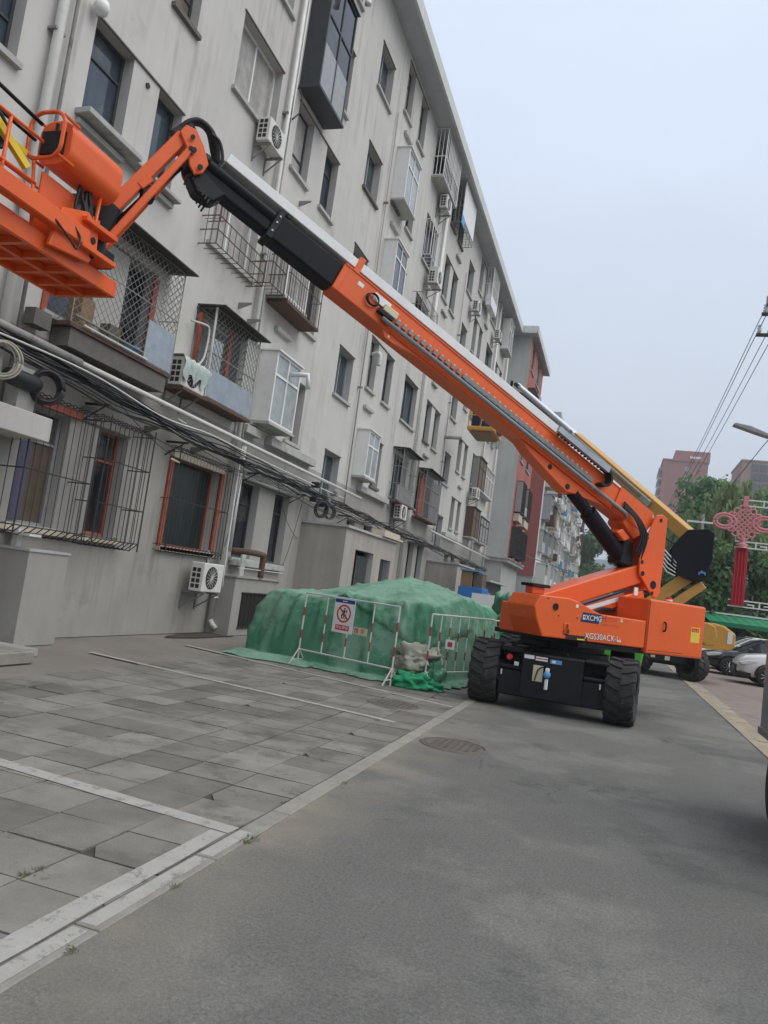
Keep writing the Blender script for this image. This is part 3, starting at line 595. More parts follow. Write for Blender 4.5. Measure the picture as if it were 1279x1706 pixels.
# first floor caged balconies
gb = grille(9.45, 12.22, 5.0, 6.98, .42, 'bar_grey', .15, (.52,), .007, 'roof_sheet', 'rust', True)
MB().box(FX+.41, FX+.425, 11.35, 12.2, 5.02, 5.75).build('tin_panel', 'sheet_metal', gb)
MB().box(FX-.02, FX+.03, 11.86, 12.0, 5.1, 6.75).build('red_jamb', 'rust_red', gb); MB().box(FX-.02, FX+.03, 9.22, 9.34, 5.1, 6.75).build('red_jamb', 'rust_red', gb)
gs = grille(13.5, 15.52, 4.95, 6.82, .43, 'bar_grey', .16, (.5,), .007, 'roof_sheet', 'rust', True)
MB().box(FX+.425, FX+.44, 13.55, 15.50, 4.97, 5.55).build('tin_panel', 'sheet_metal', gs); MB().box(FX+.41, FX+.424, 14.95, 15.50, 5.56, 6.7).build('weathered_board', 'sill', gs)
MB().box(FX+.41, FX+.424, 13.55, 13.95, 5.56, 6.2).build('blue_board', 'glass_pale', gs); MB().box(FX+.05, FX+.12, 14.7, 14.82, 5.1, 6.7).build('red_jamb', 'rust_red', gs); MB().box(FX+.05, FX+.12, 13.42, 13.52, 5.1, 6.7).build('red_jamb', 'rust_red', gs)
MB().box(FX+.004, FX+.5, 12.6, 13.5, 4.84, 4.9).build('floor_plate', 'rust', gs)
MB().tube([(FX+.30, 13.28, 5.5), (FX+.34, 13.42, 5.75), (FX+.35, 13.44, 6.3), (FX+.33, 13.3, 6.38), (FX+.1, 13.1, 6.4)], .022, 8).build('hose', 'pipe_white', gs, smooth=True)
MB().bar((FX+.42, 13.52, 4.95), (FX+.42, 13.5, 6.85), .025, sides=6).build('corner_post', 'pipe_white', gs)
MB().box(FX+.05, FX+.40, 9.5, 12.15, 4.62, 4.92).build('balcony_slab', 'dark_sill', gb); MB().lathe([(0, 0), (.11, 0), (.16, .16), (.15, .16)], (FX+.28, 11.15, 5.01), sides=16).build('blue_basin', 'label_sky', gb)
MB().box(FX+.1, FX+.36, 9.7, 10.0, 5.01, 5.5).build('stored_box', 'cardboard', gb); MB().box(FX+.1, FX+.3, 10.5, 10.8, 5.01, 5.35).build('stored_box', 'curtain_brown', gb)
MB().bar((FX+.44, 9.5, 5.12), (FX+.44, 11.3, 5.12), .02, sides=6).build('drying_pole', 'bar_grey', gb); MB().bar((FX+.47, 9.7, 5.02), (FX+.47, 11.4, 5.02), .018, sides=6).build('drying_pole', 'pipe_white', gb)
MB().box(FX+.05, FX+.25, 8.9, 9.25, 4.75, 5.0).build('meter_box', 'dark_sill', B1)
MB().tube([(FX+.15, 15.9, 12.6), (FX+.25, 16.05, 12.9), (FX+.22, 16.1, 13.3), (FX+.12, 16.0, 13.5), (FX+.08, 15.95, 13.2), (FX+.1, 15.85, 11.5)], .02, 6).build('hanging_hose', 'cable', B1, smooth=True)
# second floor cages
grille(13.05, 15.2, 8.02, 8.62, .42, 'rust', .24, (.5,), .009); grille(13.05, 13.3, 8.62, 9.2, .42, 'rust', .1, (), .008)
grille(15.4, 16.15, 8.2, 9.25, .5, 'rust', .2, (.5,), .01); grille(16.3, 18.3, 8.15, 9.9, .55, 'rust', .14, (.4, .7), .008, floor='rust')
# far cages
grille(28.3, 30.65, 4.95, 7.0, .45, 'bar_grey', .17, (.33, .66), .012, 'roof_sheet', 'rust'); grille(32.2, 35.2, 4.8, 6.9, .45, 'bar_grey', .18, (.33, .66), .012, 'roof_sheet', 'rust')
MB().box(FX+.3, FX+.34, 28.4, 30.5, 5.0, 5.6).build('tin_panel', 'grey_frame', B1); MB().box(FX+.40, FX+.43, 33.6, 35.1, 4.85, 6.6).build('dull_panel', 'grey_frame', B1); MB().box(FX+.1, FX+.14, 32.5, 33.3, 4.9, 6.6).build('red_board', 'rust_red', B1)
grille(28.4, 31.0, 18.45, 20.45, .5, 'label_white', .24, (.4,), .014); MB().box(FX+.47, FX+.49, 28.9, 31.0, 19.2, 20.4).build('sunshade_sheet', 'curtain', B1)
MB().box(FX+.005, FX+.52, 28.4, 31.0, 18.36, 18.44).build('floor_plate', 'sill', B1)
grille(32.3, 34.9, 18.45, 20.4, .5, 'bar_grey', .3, (.4,), .012); MB().box(FX+.50, FX+.52, 32.3, 34.9, 18.75, 20.38).build('sunshade_sheet', 'white_frame', B1); MB().box(FX+.51, FX+.54, 32.2, 32.8, 18.35, 18.75).build('blue_board', 'label_sky', B1)
grille(41.2, 43.2, 18.4, 20.3, .5, 'white_frame', .2, (.5,), .012); MB().box(FX+.2, FX+.52, 41.2, 43.2, 18.1, 18.7).build('planter', 'alu', B1)
grille(28.0, 30.6, 12.3, 13.3, .45, 'bar_grey', .2, (.5,), .01); grille(28.3, 29.6, 15.0, 16.5, .4, 'label_white', .35, (), .01)
grille(44.0, 46.3, 11.6, 13.5, .45, 'rust', .16, (.5,), .012, 'roof_sheet', 'rust'); MB().box(FX+.3, FX+.33, 44.1, 46.2, 11.7, 12.4).build('dull_panel', 'curtain_brown', B1)
grille(47.4, 50.5, 11.7, 13.5, .4, 'bar_grey', .2, (.5,), .012)
# eyebrow slabs, stub ledges, little slats
for (a, c_, z, h, d) in [(17.3, 20.3, 4.72, .22, .22), (15.95, 16.7, 4.75, .2, .2), (16.2, 19.4, 3.68, .2, .2), (16.4, 19.3, 1.60, .16, .16), (24.6, 28.0, 4.70, .2, .2), (38.5, 42.0, 4.55, .2, .2), (32.1, 35.2, 3.66, .16, .16), (10.2, 12.0, 8.28, .07, .22), (9.2, 10.6, 8.30, .10, .30)]:
    MB().box(FX+.003, FX+d, a, c_, z, z+h).build('ledge', 'sill', B1, bevel=.01)
b = MB()
for z, a in [(17.7, 24.4), (14.2, 24.25), (7.52, 24.15), (7.6, 16.9), (11.0, 24.3), (10.9, 32.6), (14.3, 32.6), (7.6, 32.7), (17.6, 34), (17.4, 42.5), (7.5, 40.9)]:
    MB().box(FX+.003, FX+.12, a, a+.9, z, z+.12).build('stub_ledge', 'sill', B1, bevel=.01)
for (a, z) in [(15.0, 7.55), (15.5, 7.35), (17.2, 11.2), (12.3, 4.0), (14.0, 3.95), (10.5, 3.9), (26, 3.95), (19.9, 4.1)]:
    MB().prism([(FX+.004, z), (FX+.34, z), (FX+.34, z-.03), (FX+.04, z-.14), (FX+.004, z-.14)], a, a+.03).build('bracket', 'bar_grey', B1)
# pipes
def pipe(pts, r, m, name='drainpipe', clamps=()):
    p = MB().tube(pts, r, 10).build(name, m, B1, smooth=True)
    for z in clamps: MB().box(FX+.003, FX+.16, pts[0][1]-r-.03, pts[0][1]+r+.03, z, z+.04).build('clamp', 'bar_grey', p)
pipe([(FX+.12, 8.5, 0), (FX+.12, 8.5, 20.4)], .075, 'pipe_white', clamps=(3, 6.4, 9.1, 12.5)); pipe([(FX+.1, 8.78, 3), (FX+.1, 8.78, 20.4)], .03, 'pipe_grey')
pipe([(FX+.12, 15.72, .25), (FX+.12, 15.72, 20.4)], .06, 'pipe_white', clamps=(5, 9, 12.6, 16)); pipe([(FX+.1, 15.95, 4.6), (FX+.1, 15.95, 20.4)], .028, 'pipe_white')
MB().tube([(FX+.12, 15.72, .3), (FX+.2, 15.72, .2), (FX+.3, 15.72, .12)], .06, 10).build('pipe_shoe', 'pipe_white', B1, smooth=True)
pipe([(FX+.08, 23.4, 4), (FX+.08, 23.4, 17.8)], .022, 'pipe_grey', clamps=(8, 11, 14.5)); pipe([(FX+.12, 31.1, .2), (FX+.12, 31.1, 20.4)], .07, 'pipe_white', clamps=(7, 12)); pipe([(FX+.1, 31.42, .2), (FX+.1, 31.42, 20.4)], .035, 'pipe_white')
pipe([(FX+.08, 36.3, 4), (FX+.08, 36.3, 17.8)], .022, 'pipe_grey', clamps=(8, 11, 14.5)); pipe([(FX+.12, 46.7, .2), (FX+.12, 46.7, 20.4)], .07, 'pipe_white'); pipe([(FX+.12, 51.4, .2), (FX+.12, 51.4, 20.4)], .07, 'pipe_white')
pipe([(FX+.35, 6.5, 4.50), (FX+.35, 9.9, 4.47)], .065, 'pipe_grey', 'heating_pipe'); pipe([(FX+.35, 9.9, 4.47), (FX+.35, 15.5, 4.44), (FX+.35, 24.2, 4.40)], .045, 'pipe_white', 'heating_pipe')
pipe([(FX+.35, 34.5, 4.42), (FX+.35, 52.5, 4.36)], .05, 'pipe_white', 'heating_pipe')
pipe([(FX+.42, 7, 4.3), (FX+.42, 10, 4.36), (FX+.42, 12.2, 4.18), (FX+.42, 14, 4.25), (FX+.42, 16, 4.2), (FX+.4, 19.5, 4.16), (FX+.4, 22.5, 4.15)], .016, 'pipe_white', 'conduit')
pipe([(FX+.3, 15.65, 4.4), (FX+.3, 15.65, 3.2), (FX+.3, 15.7, 1.3), (FX+.22, 15.9, .9), (FX+.2, 15.6, .8)], .025, 'pipe_white', 'conduit')
pipe([(FX+.18, 16.0, 4.4), (FX+.18, 16.0, 1.9)], .05, 'pipe_white', 'conduit')
pipe([(FX+.30, 15.9, 1.93), (FX+.62, 16.1, 1.95), (FX+.64, 16.85, 1.93), (FX+.64, 16.9, 1.85), (FX+.64, 16.9, 1.38)], .075, 'rust', 'lagged_pipe')
for z in (3.1, 3.9): pipe([(FX+.3, 12.9, z+.4), (FX+.3, 13.2, z+.38)], .02, 'pipe_white', 'conduit')
MB().lathe([(0, .12), (.1, .11), (.13, .02), (.10, -.08), (0, -.12)], (FX+.16, 9.2, 10.06), sides=16).build('camera_dome', 'label_white', B1, smooth=True)
for (a, z) in [(10.75, 9.85), (12.1, 10.05)]: MB().lathe([(0, .03), (.05, .03), (.05, 0)], (FX, a, z), 'x', 10).build('vent_hole', 'ac_dark', B1)
# elbow flue of the black bay, flue at K3, etc
MB().tube([(FX+.5, 17.3, 17.15), (FX+.75, 17.4, 17.3), (FX+.95, 17.5, 17.2), (FX+.98, 17.52, 16.9)], .09, 10).build('flue_elbow', 'alu', B1, smooth=True)
MB().tube([(FX-.1, 24.6, 9.55), (FX+.12, 24.6, 9.6), (FX+.2, 24.6, 9.5), (FX+.2, 24.6, 9.15)], .07, 10).build('flue_elbow', 'pipe_white', B1, smooth=True)
MB().tube([(FX+.5, 17.2, 6.55), (FX+.9, 17.35, 6.6), (FX+.95, 17.37, 6.25)], .07, 10).build('flue_elbow', 'alu', B1, smooth=True)
MB().tube([(FX-.1, 36.5, 9.3), (FX+.85, 36.4, 9.3)], .09, 10).build('flue', 'grey_frame', B1, smooth=True)
# meter panel / box at ground
MB().box(FX+.004, FX+.60, 15.75, 18.1, 0, 1.33).box(FX+.004, FX+.64, 15.72, 18.14, 1.331, 1.37).build('plinth_box', 'base_plaster', B1)
v = MB(); v.box(FX+.601, FX+.612, 16.15, 17.75, .2, .98); v.build('vent_opening', 'interior_dark', B1)
v = MB(); yy = 16.2
while yy < 17.75: v.box(FX+.613, FX+.625, yy, yy+.016, .2, .98); yy += .21
v.box(FX+.613, FX+.635, 16.12, 17.78, .17, .2).box(FX+.613, FX+.635, 16.12, 17.78, .98, 1.01).build('vent_bars', 'bar_dark', B1)
MB().box(FX+.61, FX+.66, 15.75, 18.1, 1.55, 1.57).box(FX+.3, FX+.34, 16.4, 16.6, 1.37, 1.9).build('gas_stand', 'pipe_white', B1)

# entrance porches ---------------------------------------------------------------------------
def porch(y0, y1, xf, h, label, doors):
    t = thing('entrance_porch', label, 'porch', (xf, y0, 0), 'stairwell porches')
    ops = [dict(y0=a, y1=c_, z0=0.02, z1=z) for (a, c_, z) in doors]
    b = wall_with_holes(xf, y0, y1, 0, h, ops, .25); b.m = 0; b.quad((FX+.003, y0, 0), (xf, y0, 0), (xf, y0, h), (FX+.003, y0, h)); b.quad((FX+.003, y1, 0), (xf, y1, 0), (xf, y1, h), (FX+.003, y1, h))
    b.m = 2; b.quad((FX+.3, y0+.1, 0), (FX+.3, y1-.1, 0), (FX+.3, y1-.1, h), (FX+.3, y0+.1, h))
    b.build('wall', ['porch_plaster', 'reveal', 'interior_dark'], t)
    MB().box(FX+.003, xf+.08, y0-.06, y1+.06, h, h+.07).build('roof_slab', 'sill', t)
    return t
p2 = porch(20.4, 25.6, -7.45, 3.1, 'grey plastered porch beside the green tarpaulin heap, at its left', [(21.4, 23.2, 2.55), (24.0, 25.2, 2.45)])
b = MB(); 
for yy in (24.1, 24.3, 24.5, 24.7, 24.9, 25.1): b.box(-7.5, -7.48, yy-.01, yy+.01, .1, 2.4)
b.build('gate_bars', 'bar_grey', p2); MB().box(-7.62, -7.60, 22.0, 23.1, .1, 2.4).build('door_leaf', 'dark_frame', p2)
MB().box(-7.95, -7.3, 23.6, 25.9, 3.18, 3.24).box(-7.8, -7.35, 23.8, 25.6, 3.25, 3.4).build('boards_on_roof', 'cream_board', p2)
p3 = porch(36.0, 40.0, -7.3, 3.05, 'plain grey porch farther back, behind the right half of the tarpaulin', [(37.6, 39.2, 2.4)])
# near-left porch pieces: raised plinth, canopy slab, step
pl = thing('porch_plinth', 'low grey plastered block against the wall at the far left', 'plinth', (-8.5, 9.7, 0))
MB().box(FX+.004, -8.27, 9.27, 10.13, 0, 1.40).build('block', 'base_plaster', pl); MB().box(FX+.004, -8.25, 9.25, 10.15, 1.401, 1.44).build('cap', 'sill', pl)
MB().box(FX+.1, FX+.2, 9.4, 9.5, 1.45, 1.72).box(FX+.05, FX+.5, 9.3, 9.55, 1.62, 1.66).build('gas_valve', 'pipe_white', pl)
cn = thing('porch_canopy', 'pale concrete canopy slab jutting from the wall at the far left', 'canopy', (-8.5, 7.5, 3.05))
MB().box(FX+.004, -8.22, 4.4, 9.22, 3.03, 3.38).build('slab', 'plaster', cn, bevel=.01); MB().box(FX+.1, FX+.35, 8.75, 9.1, 3.381, 4.05).build('duct', 'sill', cn); MB().box(FX+.004, -8.3, 4.4, 4.6, 0, 3.03).build('pier', 'porch_plaster', cn)
st = thing('porch_step', 'worn concrete entrance step on the ground at the far left', 'step', (-7.5, 7.5, 0))
MB().box(-8.3, -7.05, 5.2, 8.32, 0, .16).build('tread', 'kerb_stone', st, bevel=.015); MB().box(FX+.004, -7.5, 5.0, 8.9, .0, .10).build('landing', 'base_plaster', st)

# ================================================================== AIR CONDITIONERS ON THE WALL
def ac(y0, z0, label, w_=.85, h=.58, d=.32, off=.2, bracket='bar_grey', cloth=False, x=FX):
    t = thing('air_conditioner', label, 'air conditioner', (x+off, y0, z0), 'outdoor air conditioner units')
    x0, x1 = x+off, x+off+d
    MB().box(x0, x1, y0, y0+w_, z0, z0+h).build('casing', 'ac_white', t, bevel=.02, seg=2)
    b = MB().lathe([(0, .004), (.2, .004), (.22, .012), (.24, .012), (.245, .0)], (x1, y0+w_*.42, z0+h*.5), 'x', 24); b.build('fan_guard', 'ac_dark', t)
    k = MB()
    for a in range(8): t_ = a*math.pi/8; k.bar((x1+.014, y0+w_*.42-.22*math.cos(t_), z0+h*.5-.22*math.sin(t_)), (x1+.014, y0+w_*.42+.22*math.cos(t_), z0+h*.5+.22*math.sin(t_)), .005)
    k.build('guard_wires', 'ac_white', t)
    k = MB()
    for i in range(2):
        for j in range(4): k.box(x0+.05+i*.11, x0+.135+i*.11, y0-.004, y0+.002, z0+.07+j*.115, z0+.155+j*.115)
    k.build('side_vents', 'ac_dark', t)
    for yy in (y0+.12, y0+w_-.12):
        k = MB(); k.box(x+.004, x1+.03, yy-.02, yy+.02, z0-.05, z0-.005); k.bar((x+.01, yy, z0-.38), (x1, yy, z0-.04), .018); k.box(x+.004, x+.03, yy-.02, yy+.02, z0-.42, z0-.05); k.build('bracket', bracket, t)
    MB().tube([(x0+.1, y0+w_, z0+.12), (x0+.05, y0+w_+.12, z0+.1), (x+.06, y0+w_+.15, z0+.35), (x+.03, y0+w_+.1, z0+.9)], .022, 8).build('refrigerant_hose', 'pipe_white', t, smooth=True)
    if cloth:
        g = MB(); n = 14; vs = []; rr2 = random.Random(4)
        for i in range(n+1):
            for j in range(7):
                yy = y0-.04+(w_+.08)*i/n; s = j/6; 
                if j < 3: p = (x0+(x1-x0+.05)*j/2.5, yy, z0+h+.02+.02*math.sin(i*2.1+j))
                else: p = (x1+.05+.03*math.sin(i*1.7+j), yy+.02*math.sin(j*2+i), z0+h-.1*(j-2)*(1+.25*math.sin(i*1.3)))
                vs.append(p)
        fs = [(i*7+j, i*7+j+1, (i+1)*7+j+1, (i+1)*7+j) for i in range(n) for j in range(6)]
        g.add(vs, fs).build('cloth_cover', 'cloth_pale', t, smooth=True)
    return t
ac(14.45, 11.15, 'air conditioner under the fourth floor window above the black boom section', off=.1, h=.56)
ac(14.4, .95, 'white air conditioner bracketed low on the wall beside the window with red frame', off=.22, h=.62)
ac(12.62, 4.92, 'air conditioner draped with a pale rag beside a caged balcony', off=.12, cloth=True)
ac(28.9, 4.30, 'air conditioner on the wall just below the pair of grey window cages', off=.15)
ac(29.6, 17.7, 'air conditioner under the white barred cage right below the eave', off=.15)
ac(29.2, 14.2, 'air conditioner on a shelf two floors below the white barred cage', off=.2, h=.7, d=.4)
ac(38.0, 16.5, 'air conditioner beneath a stairwell window near the top, middle of the facade', off=.2)
ac(43.6, 7.35, 'air conditioner between two bay boxes, lower right end of the grey facade', off=.3, h=.6)
ac(45.0, 17.5, 'air conditioner high up near the far end of the grey facade', off=.2)
ac(55.8, 8.0, 'air conditioner on the red strip of wall beyond the grey facade', x=WX+.25, off=.25)
ac(56.2, 16.6, 'air conditioner cluster below the far red eave', x=WX+.25, off=.3)

# ================================================================== CABLES ALONG THE FACADE
cb = thing('cable_bundle', 'sagging bundle of black cables strung along the ground floor wall', 'cables', (FX+.35, 20, 3.9))
q = random.Random(17)
def zc(y): return 4.29 - .26*(1-math.exp(-(y-8.9)/5)) - .012*(y-8.9)
for k in range(16):
    pts = []; dx, dz, ph = q.uniform(-.08, .08), q.uniform(-.10, .10), q.uniform(0, 6)
    y = 6.0
    while y < 52:
        sag = .05*math.sin(y*.9+ph) + .03*math.sin(y*2.3+ph*2); pts.append((FX+.36+dx+.03*math.sin(y*.7+ph), y, zc(max(y, 8))+dz*(1+.6*math.sin(y*.5+ph))+sag)); y += .55
    MB().tube(pts, q.choice([.008, .010, .013, .017]), 5).build('cable', 'cable', cb, smooth=True)
for k in range(4):
    pts = []; ph = q.uniform(0, 6); y = 10 + k*1.5
    while y < 22 + k*3: pts.append((FX+.4, y, zc(y)-.12-.28*abs(math.sin((y-10)*.42+ph))*(1 if k else .6))); y += .4
    MB().tube(pts, .008, 5).build('loose_cable', 'cable', cb, smooth=True)
for (a, b_) in [((FX+.34, 17.7, 3.85), (FX+.02, 20.2, 2.6)), ((FX+.34, 19.5, 3.8), (FX+.02, 19.4, 1.7)), ((FX+.34, 15.8, 3.9), (FX+.1, 15.9, 2.0)), ((FX+.3, 24.5, 3.75), (-7.4, 25.0, 3.2)), ((FX+.36, 11.0, 4.1), (FX+.36, 14.4, 3.55))]:
    A, B_ = Vector(a), Vector(b_); MB().tube([A.lerp(B_, i/8) + Vector((0, 0, -.25*math.sin(math.pi*i/8))) for i in range(9)], .007, 5).build('drop_cable', 'cable', cb, smooth=True)
def coil(y, z, r, rr_, n, label, m='cable', x=FX+.45, tilt=.5):
    c = thing('cable_coil', label, 'cable coil', (x, y, z-r)); qq = random.Random(int(y*10))
    for k in range(n):
        a = r*qq.uniform(.86, 1.05); ox, oy, oz = qq.uniform(-.05, .05), qq.uniform(-.03, .03), qq.uniform(-.02, .02)
        MB().tube([(x+ox+tilt*a*math.cos(t*math.pi/12), y+oy+a*math.cos(t*math.pi/12)*.8, z+oz+a*math.sin(t*math.pi/12)) for t in range(25)], rr_, 6).build('turn', m, c, smooth=True)
coil(9.15, 3.85, .24, .022, 9, 'thick coil of black cable hung above the left window basket')
coil(8.25, 4.0, .26, .012, 7, 'pale yellow cable coil hanging at the left edge of the wall', 'cable_pale')
coil(20.6, 3.55, .22, .02, 6, 'left of two black cable coils hanging above the grey porch'); coil(21.3, 3.55, .2, .02, 6, 'right of two black cable coils hanging above the grey porch')
jb = thing('splice_closure', 'black cable splice drum hanging at the far left under the pipes', 'cable box', (FX+.4, 8.75, 3.75))
MB().lathe([(0, -.3), (.1, -.3), (.13, -.2), (.13, .2), (.1, .3), (0, .3)], (FX+.42, 8.72, 3.83), 'y', 16).build('drum', 'cable', jb, smooth=True)
jb = thing('junction_box', 'tangle of black junction boxes where cables meet the porch roof', 'junction box', (FX+.4, 20.2, 3.8))
for k in range(7): a, b_, c_ = q.uniform(19.6, 21.6), q.uniform(3.55, 4.1), q.uniform(.08, .16); MB().box(FX+.3, FX+.3+c_*1.5, a, a+c_, b_, b_+c_).build('box', 'cable' if k % 2 else 'bar_grey', jb, bevel=.01)
for (y, z) in [(10.6, 4.0), (13.1, 3.9), (16.3, 3.86), (19.3, 3.8), (23.2, 3.7), (27, 3.6)]:
    MB().box(FX+.004, FX+.5, y-.02, y+.02, z-.05, z-.01).bar((FX+.01, y, z-.3), (FX+.42, y, z-.04), .016).build('cable_bracket', 'bar_dark', cb)
bx = thing('blue_cabinet', 'blue and cardboard-brown stacked cabinet beyond the tarpaulin', 'cabinet', (-6.2, 34.5, 0))
MB().box(-6.75, -5.65, 34.0, 35.6, 1.29, 2.06).build('blue_panel', 'cabinet_blue', bx, bevel=.02); MB().box(-6.7, -6.2, 34.1, 35.4, 2.07, 2.75).build('carton', 'cardboard', bx); MB().box(-6.7, -5.7, 34.05, 35.5, 0, 1.285).build('stand', 'label_white', bx); MB().box(-6.75, -5.9, 34.0, 35.6, 2.76, 2.82).build('lid', 'label_sky', bx); MB().box(-6.15, -5.75, 34.3, 35.4, 2.07, 2.7).build('dark_carton', 'curtain_brown', bx)
sh = thing('wall_shed', 'dark lean-to shed against the wall behind the blue cabinet', 'shed', (-7.5, 46, 0))
MB().box(FX+.01, -7.2, 43.5, 50.5, 0, 2.6).build('wall', 'dark_frame', sh); MB().box(FX+.01, -6.8, 43.3, 50.8, 2.61, 2.72).build('roof', 'sill', sh); MB().box(-7.19, -7.15, 44.5, 46, .1, 2.0).build('door', 'glass_pale', sh)

# ================================================================== SECOND APARTMENT BLOCK
B2 = thing('apartment_building', 'farther apartment block with dark red end wall and cluttered balconies', 'building', (-7.2, 70, 0))
X2, Y2, Y3, H2 = -7.22, 70.0, 142.0, 18.9
MB().box(-20, X2-.02, Y2, Y3, 0, 4.2).build('base_wall', 'wing_plaster', B2); MB().box(-20, X2, Y2-.02, Y3, 4.2, H2).build('wall', 'eave_face', B2)
MB().box(-20, X2+.02, Y2-.12, Y2-.025, 4.25, H2).build('end_wall', 'dark_red_wall', B2); MB().box(-20.5, X2+.9, Y2-.6, Y3+.6, H2, H2+.45).build('roof', 'eave', B2)
q = random.Random(33); y = Y2+1.0; col = 0
pal = ['white_frame', 'cream_board', 'curtain', 'rust', 'grey_frame', 'white_frame', 'white_frame', 'pipe_white', 'sill', 'eave_face', 'ac_white', 'eave_face']
while y < Y3-3:
    wdt = q.uniform(2.2, 3.4)
    for l in range(6):
        z0 = .5+3.05*l; d = q.uniform(.35, .95); h = q.uniform(1.7, 2.5); m = q.choice(pal); a, c_ = y+q.uniform(0, .4), y+wdt
        f = MB().box(X2+.003, X2+d, a, c_, z0, z0+.95).box(X2+.003, X2+d+.08, a-.08, c_+.08, z0+h, z0+h+.08).box(X2+.003, X2+d, a, a+.07, z0+.95, z0+h).box(X2+d-.06, X2+d, c_-.07, c_, z0+.95, z0+h).box(X2+d-.06, X2+d, (a+c_)/2-.04, (a+c_)/2+.04, z0+.95, z0+h).build('balcony', m, B2)
        MB().box(X2+.004, X2+d-.08, a+.08, c_-.08, z0+.96, z0+h-.01).build('glazing', q.choice(['glass', 'glass_pale', 'glass_blue', 'curtain_brown']), f)
        if q.random() < .55: a2 = c_+.1; MB().box(X2+.2, X2+.6, a2, a2+.7, z0+.3, z0+.9).build('cooling_unit', 'ac_white', B2)
        if q.random() < .3: MB().box(X2+d+.01, X2+d+.4, a+.3, a+1.3, z0-.2, z0+.5).build('drying_rack', q.choice(['bar_grey', 'white_frame', 'rust', 'label_sky']), B2)
    if q.random() < .14: MB().box(X2+.003, X2+.15, c_+.3, c_+.7, 3, H2-.5).build('red_strip', 'red_paint_wall', B2)
    y += wdt + q.uniform(.9, 1.4)

# ================================================================== TOWERS, HILLS
def tower(name, x0, x1, y0, y1, h, m, label, pent=None):
    t = thing(name, label, 'building', ((x0+x1)/2, y0, 0), 'far towers'); MB().box(x0, x1, y0, y1, 0, h).build('wall', m, t)
    MB().box(x0-.3, x1+.3, y0-.3, y1+.3, h, h+.5).build('parapet', m, t)
    if pent: MB().box(pent[0], pent[1], y0+.5, y1-3, h+.5, h+pent[2]).build('penthouse', m, t); MB().box(pent[0]+4.5, pent[0]+8, y0+.42, y0+.49, h+1.2, h+1.9).build('penthouse_opening', 'label_white', t)
    return t
t1 = tower('tower_block', 10.6, 24.2, 260, 285, 54.2, 'tower_red', 'dusty red apartment tower far off, left of the tree crowns', (14.0, 24.6, 3.6))
z = 6
while z < 53:
    MB().box(9.4, 10.6, 262, 270, z, z+.9).build('balcony', 'glass_pale', t1); MB().box(9.6, 10.55, 272, 280, z, z+1.6).build('balcony', 'cream_board', t1)
    MB().box(17.2, 18.4, 259.85, 259.99, z, z+1.4).build('window', 'glass_pale', t1); z += 3
for xx in (13.0, 21.5): MB().box(xx, xx+.18, 259.9, 259.99, 2, 54).build('wall_joint', 'tower_brown', t1)
t2 = tower('tower_block', 34.3, 58, 262, 285, 56.2, 'tower_brown', 'brown tower with bluish glazed bays far off at the right edge')
z = 5
while z < 54:
    for xx in (37.2, 39.6, 42.0): f = MB().box(xx, xx+1.9, 261.7, 261.99, z, z+2.3).build('window', 'glass_blue', t2)
    z += 3
hv = []; n = 60
for i in range(n+1):
    x = -400 + 800*i/n; hh = 55 + 22*noise.noise((x*.008, 3.1, 0)) + 9*noise.noise((x*.03, 1.1, 0)); hv += [(x, 640, -.5), (x, 640+hh*2, max(hh, 12)), (x, 860, -.5)]
tag(MB().add(hv, [(3*i, 3*i+3, 3*i+4, 3*i+1) for i in range(n)] + [(3*i+1, 3*i+4, 3*i+5, 3*i+2) for i in range(n)]).build('hills', 'hill_green'), kind='structure')

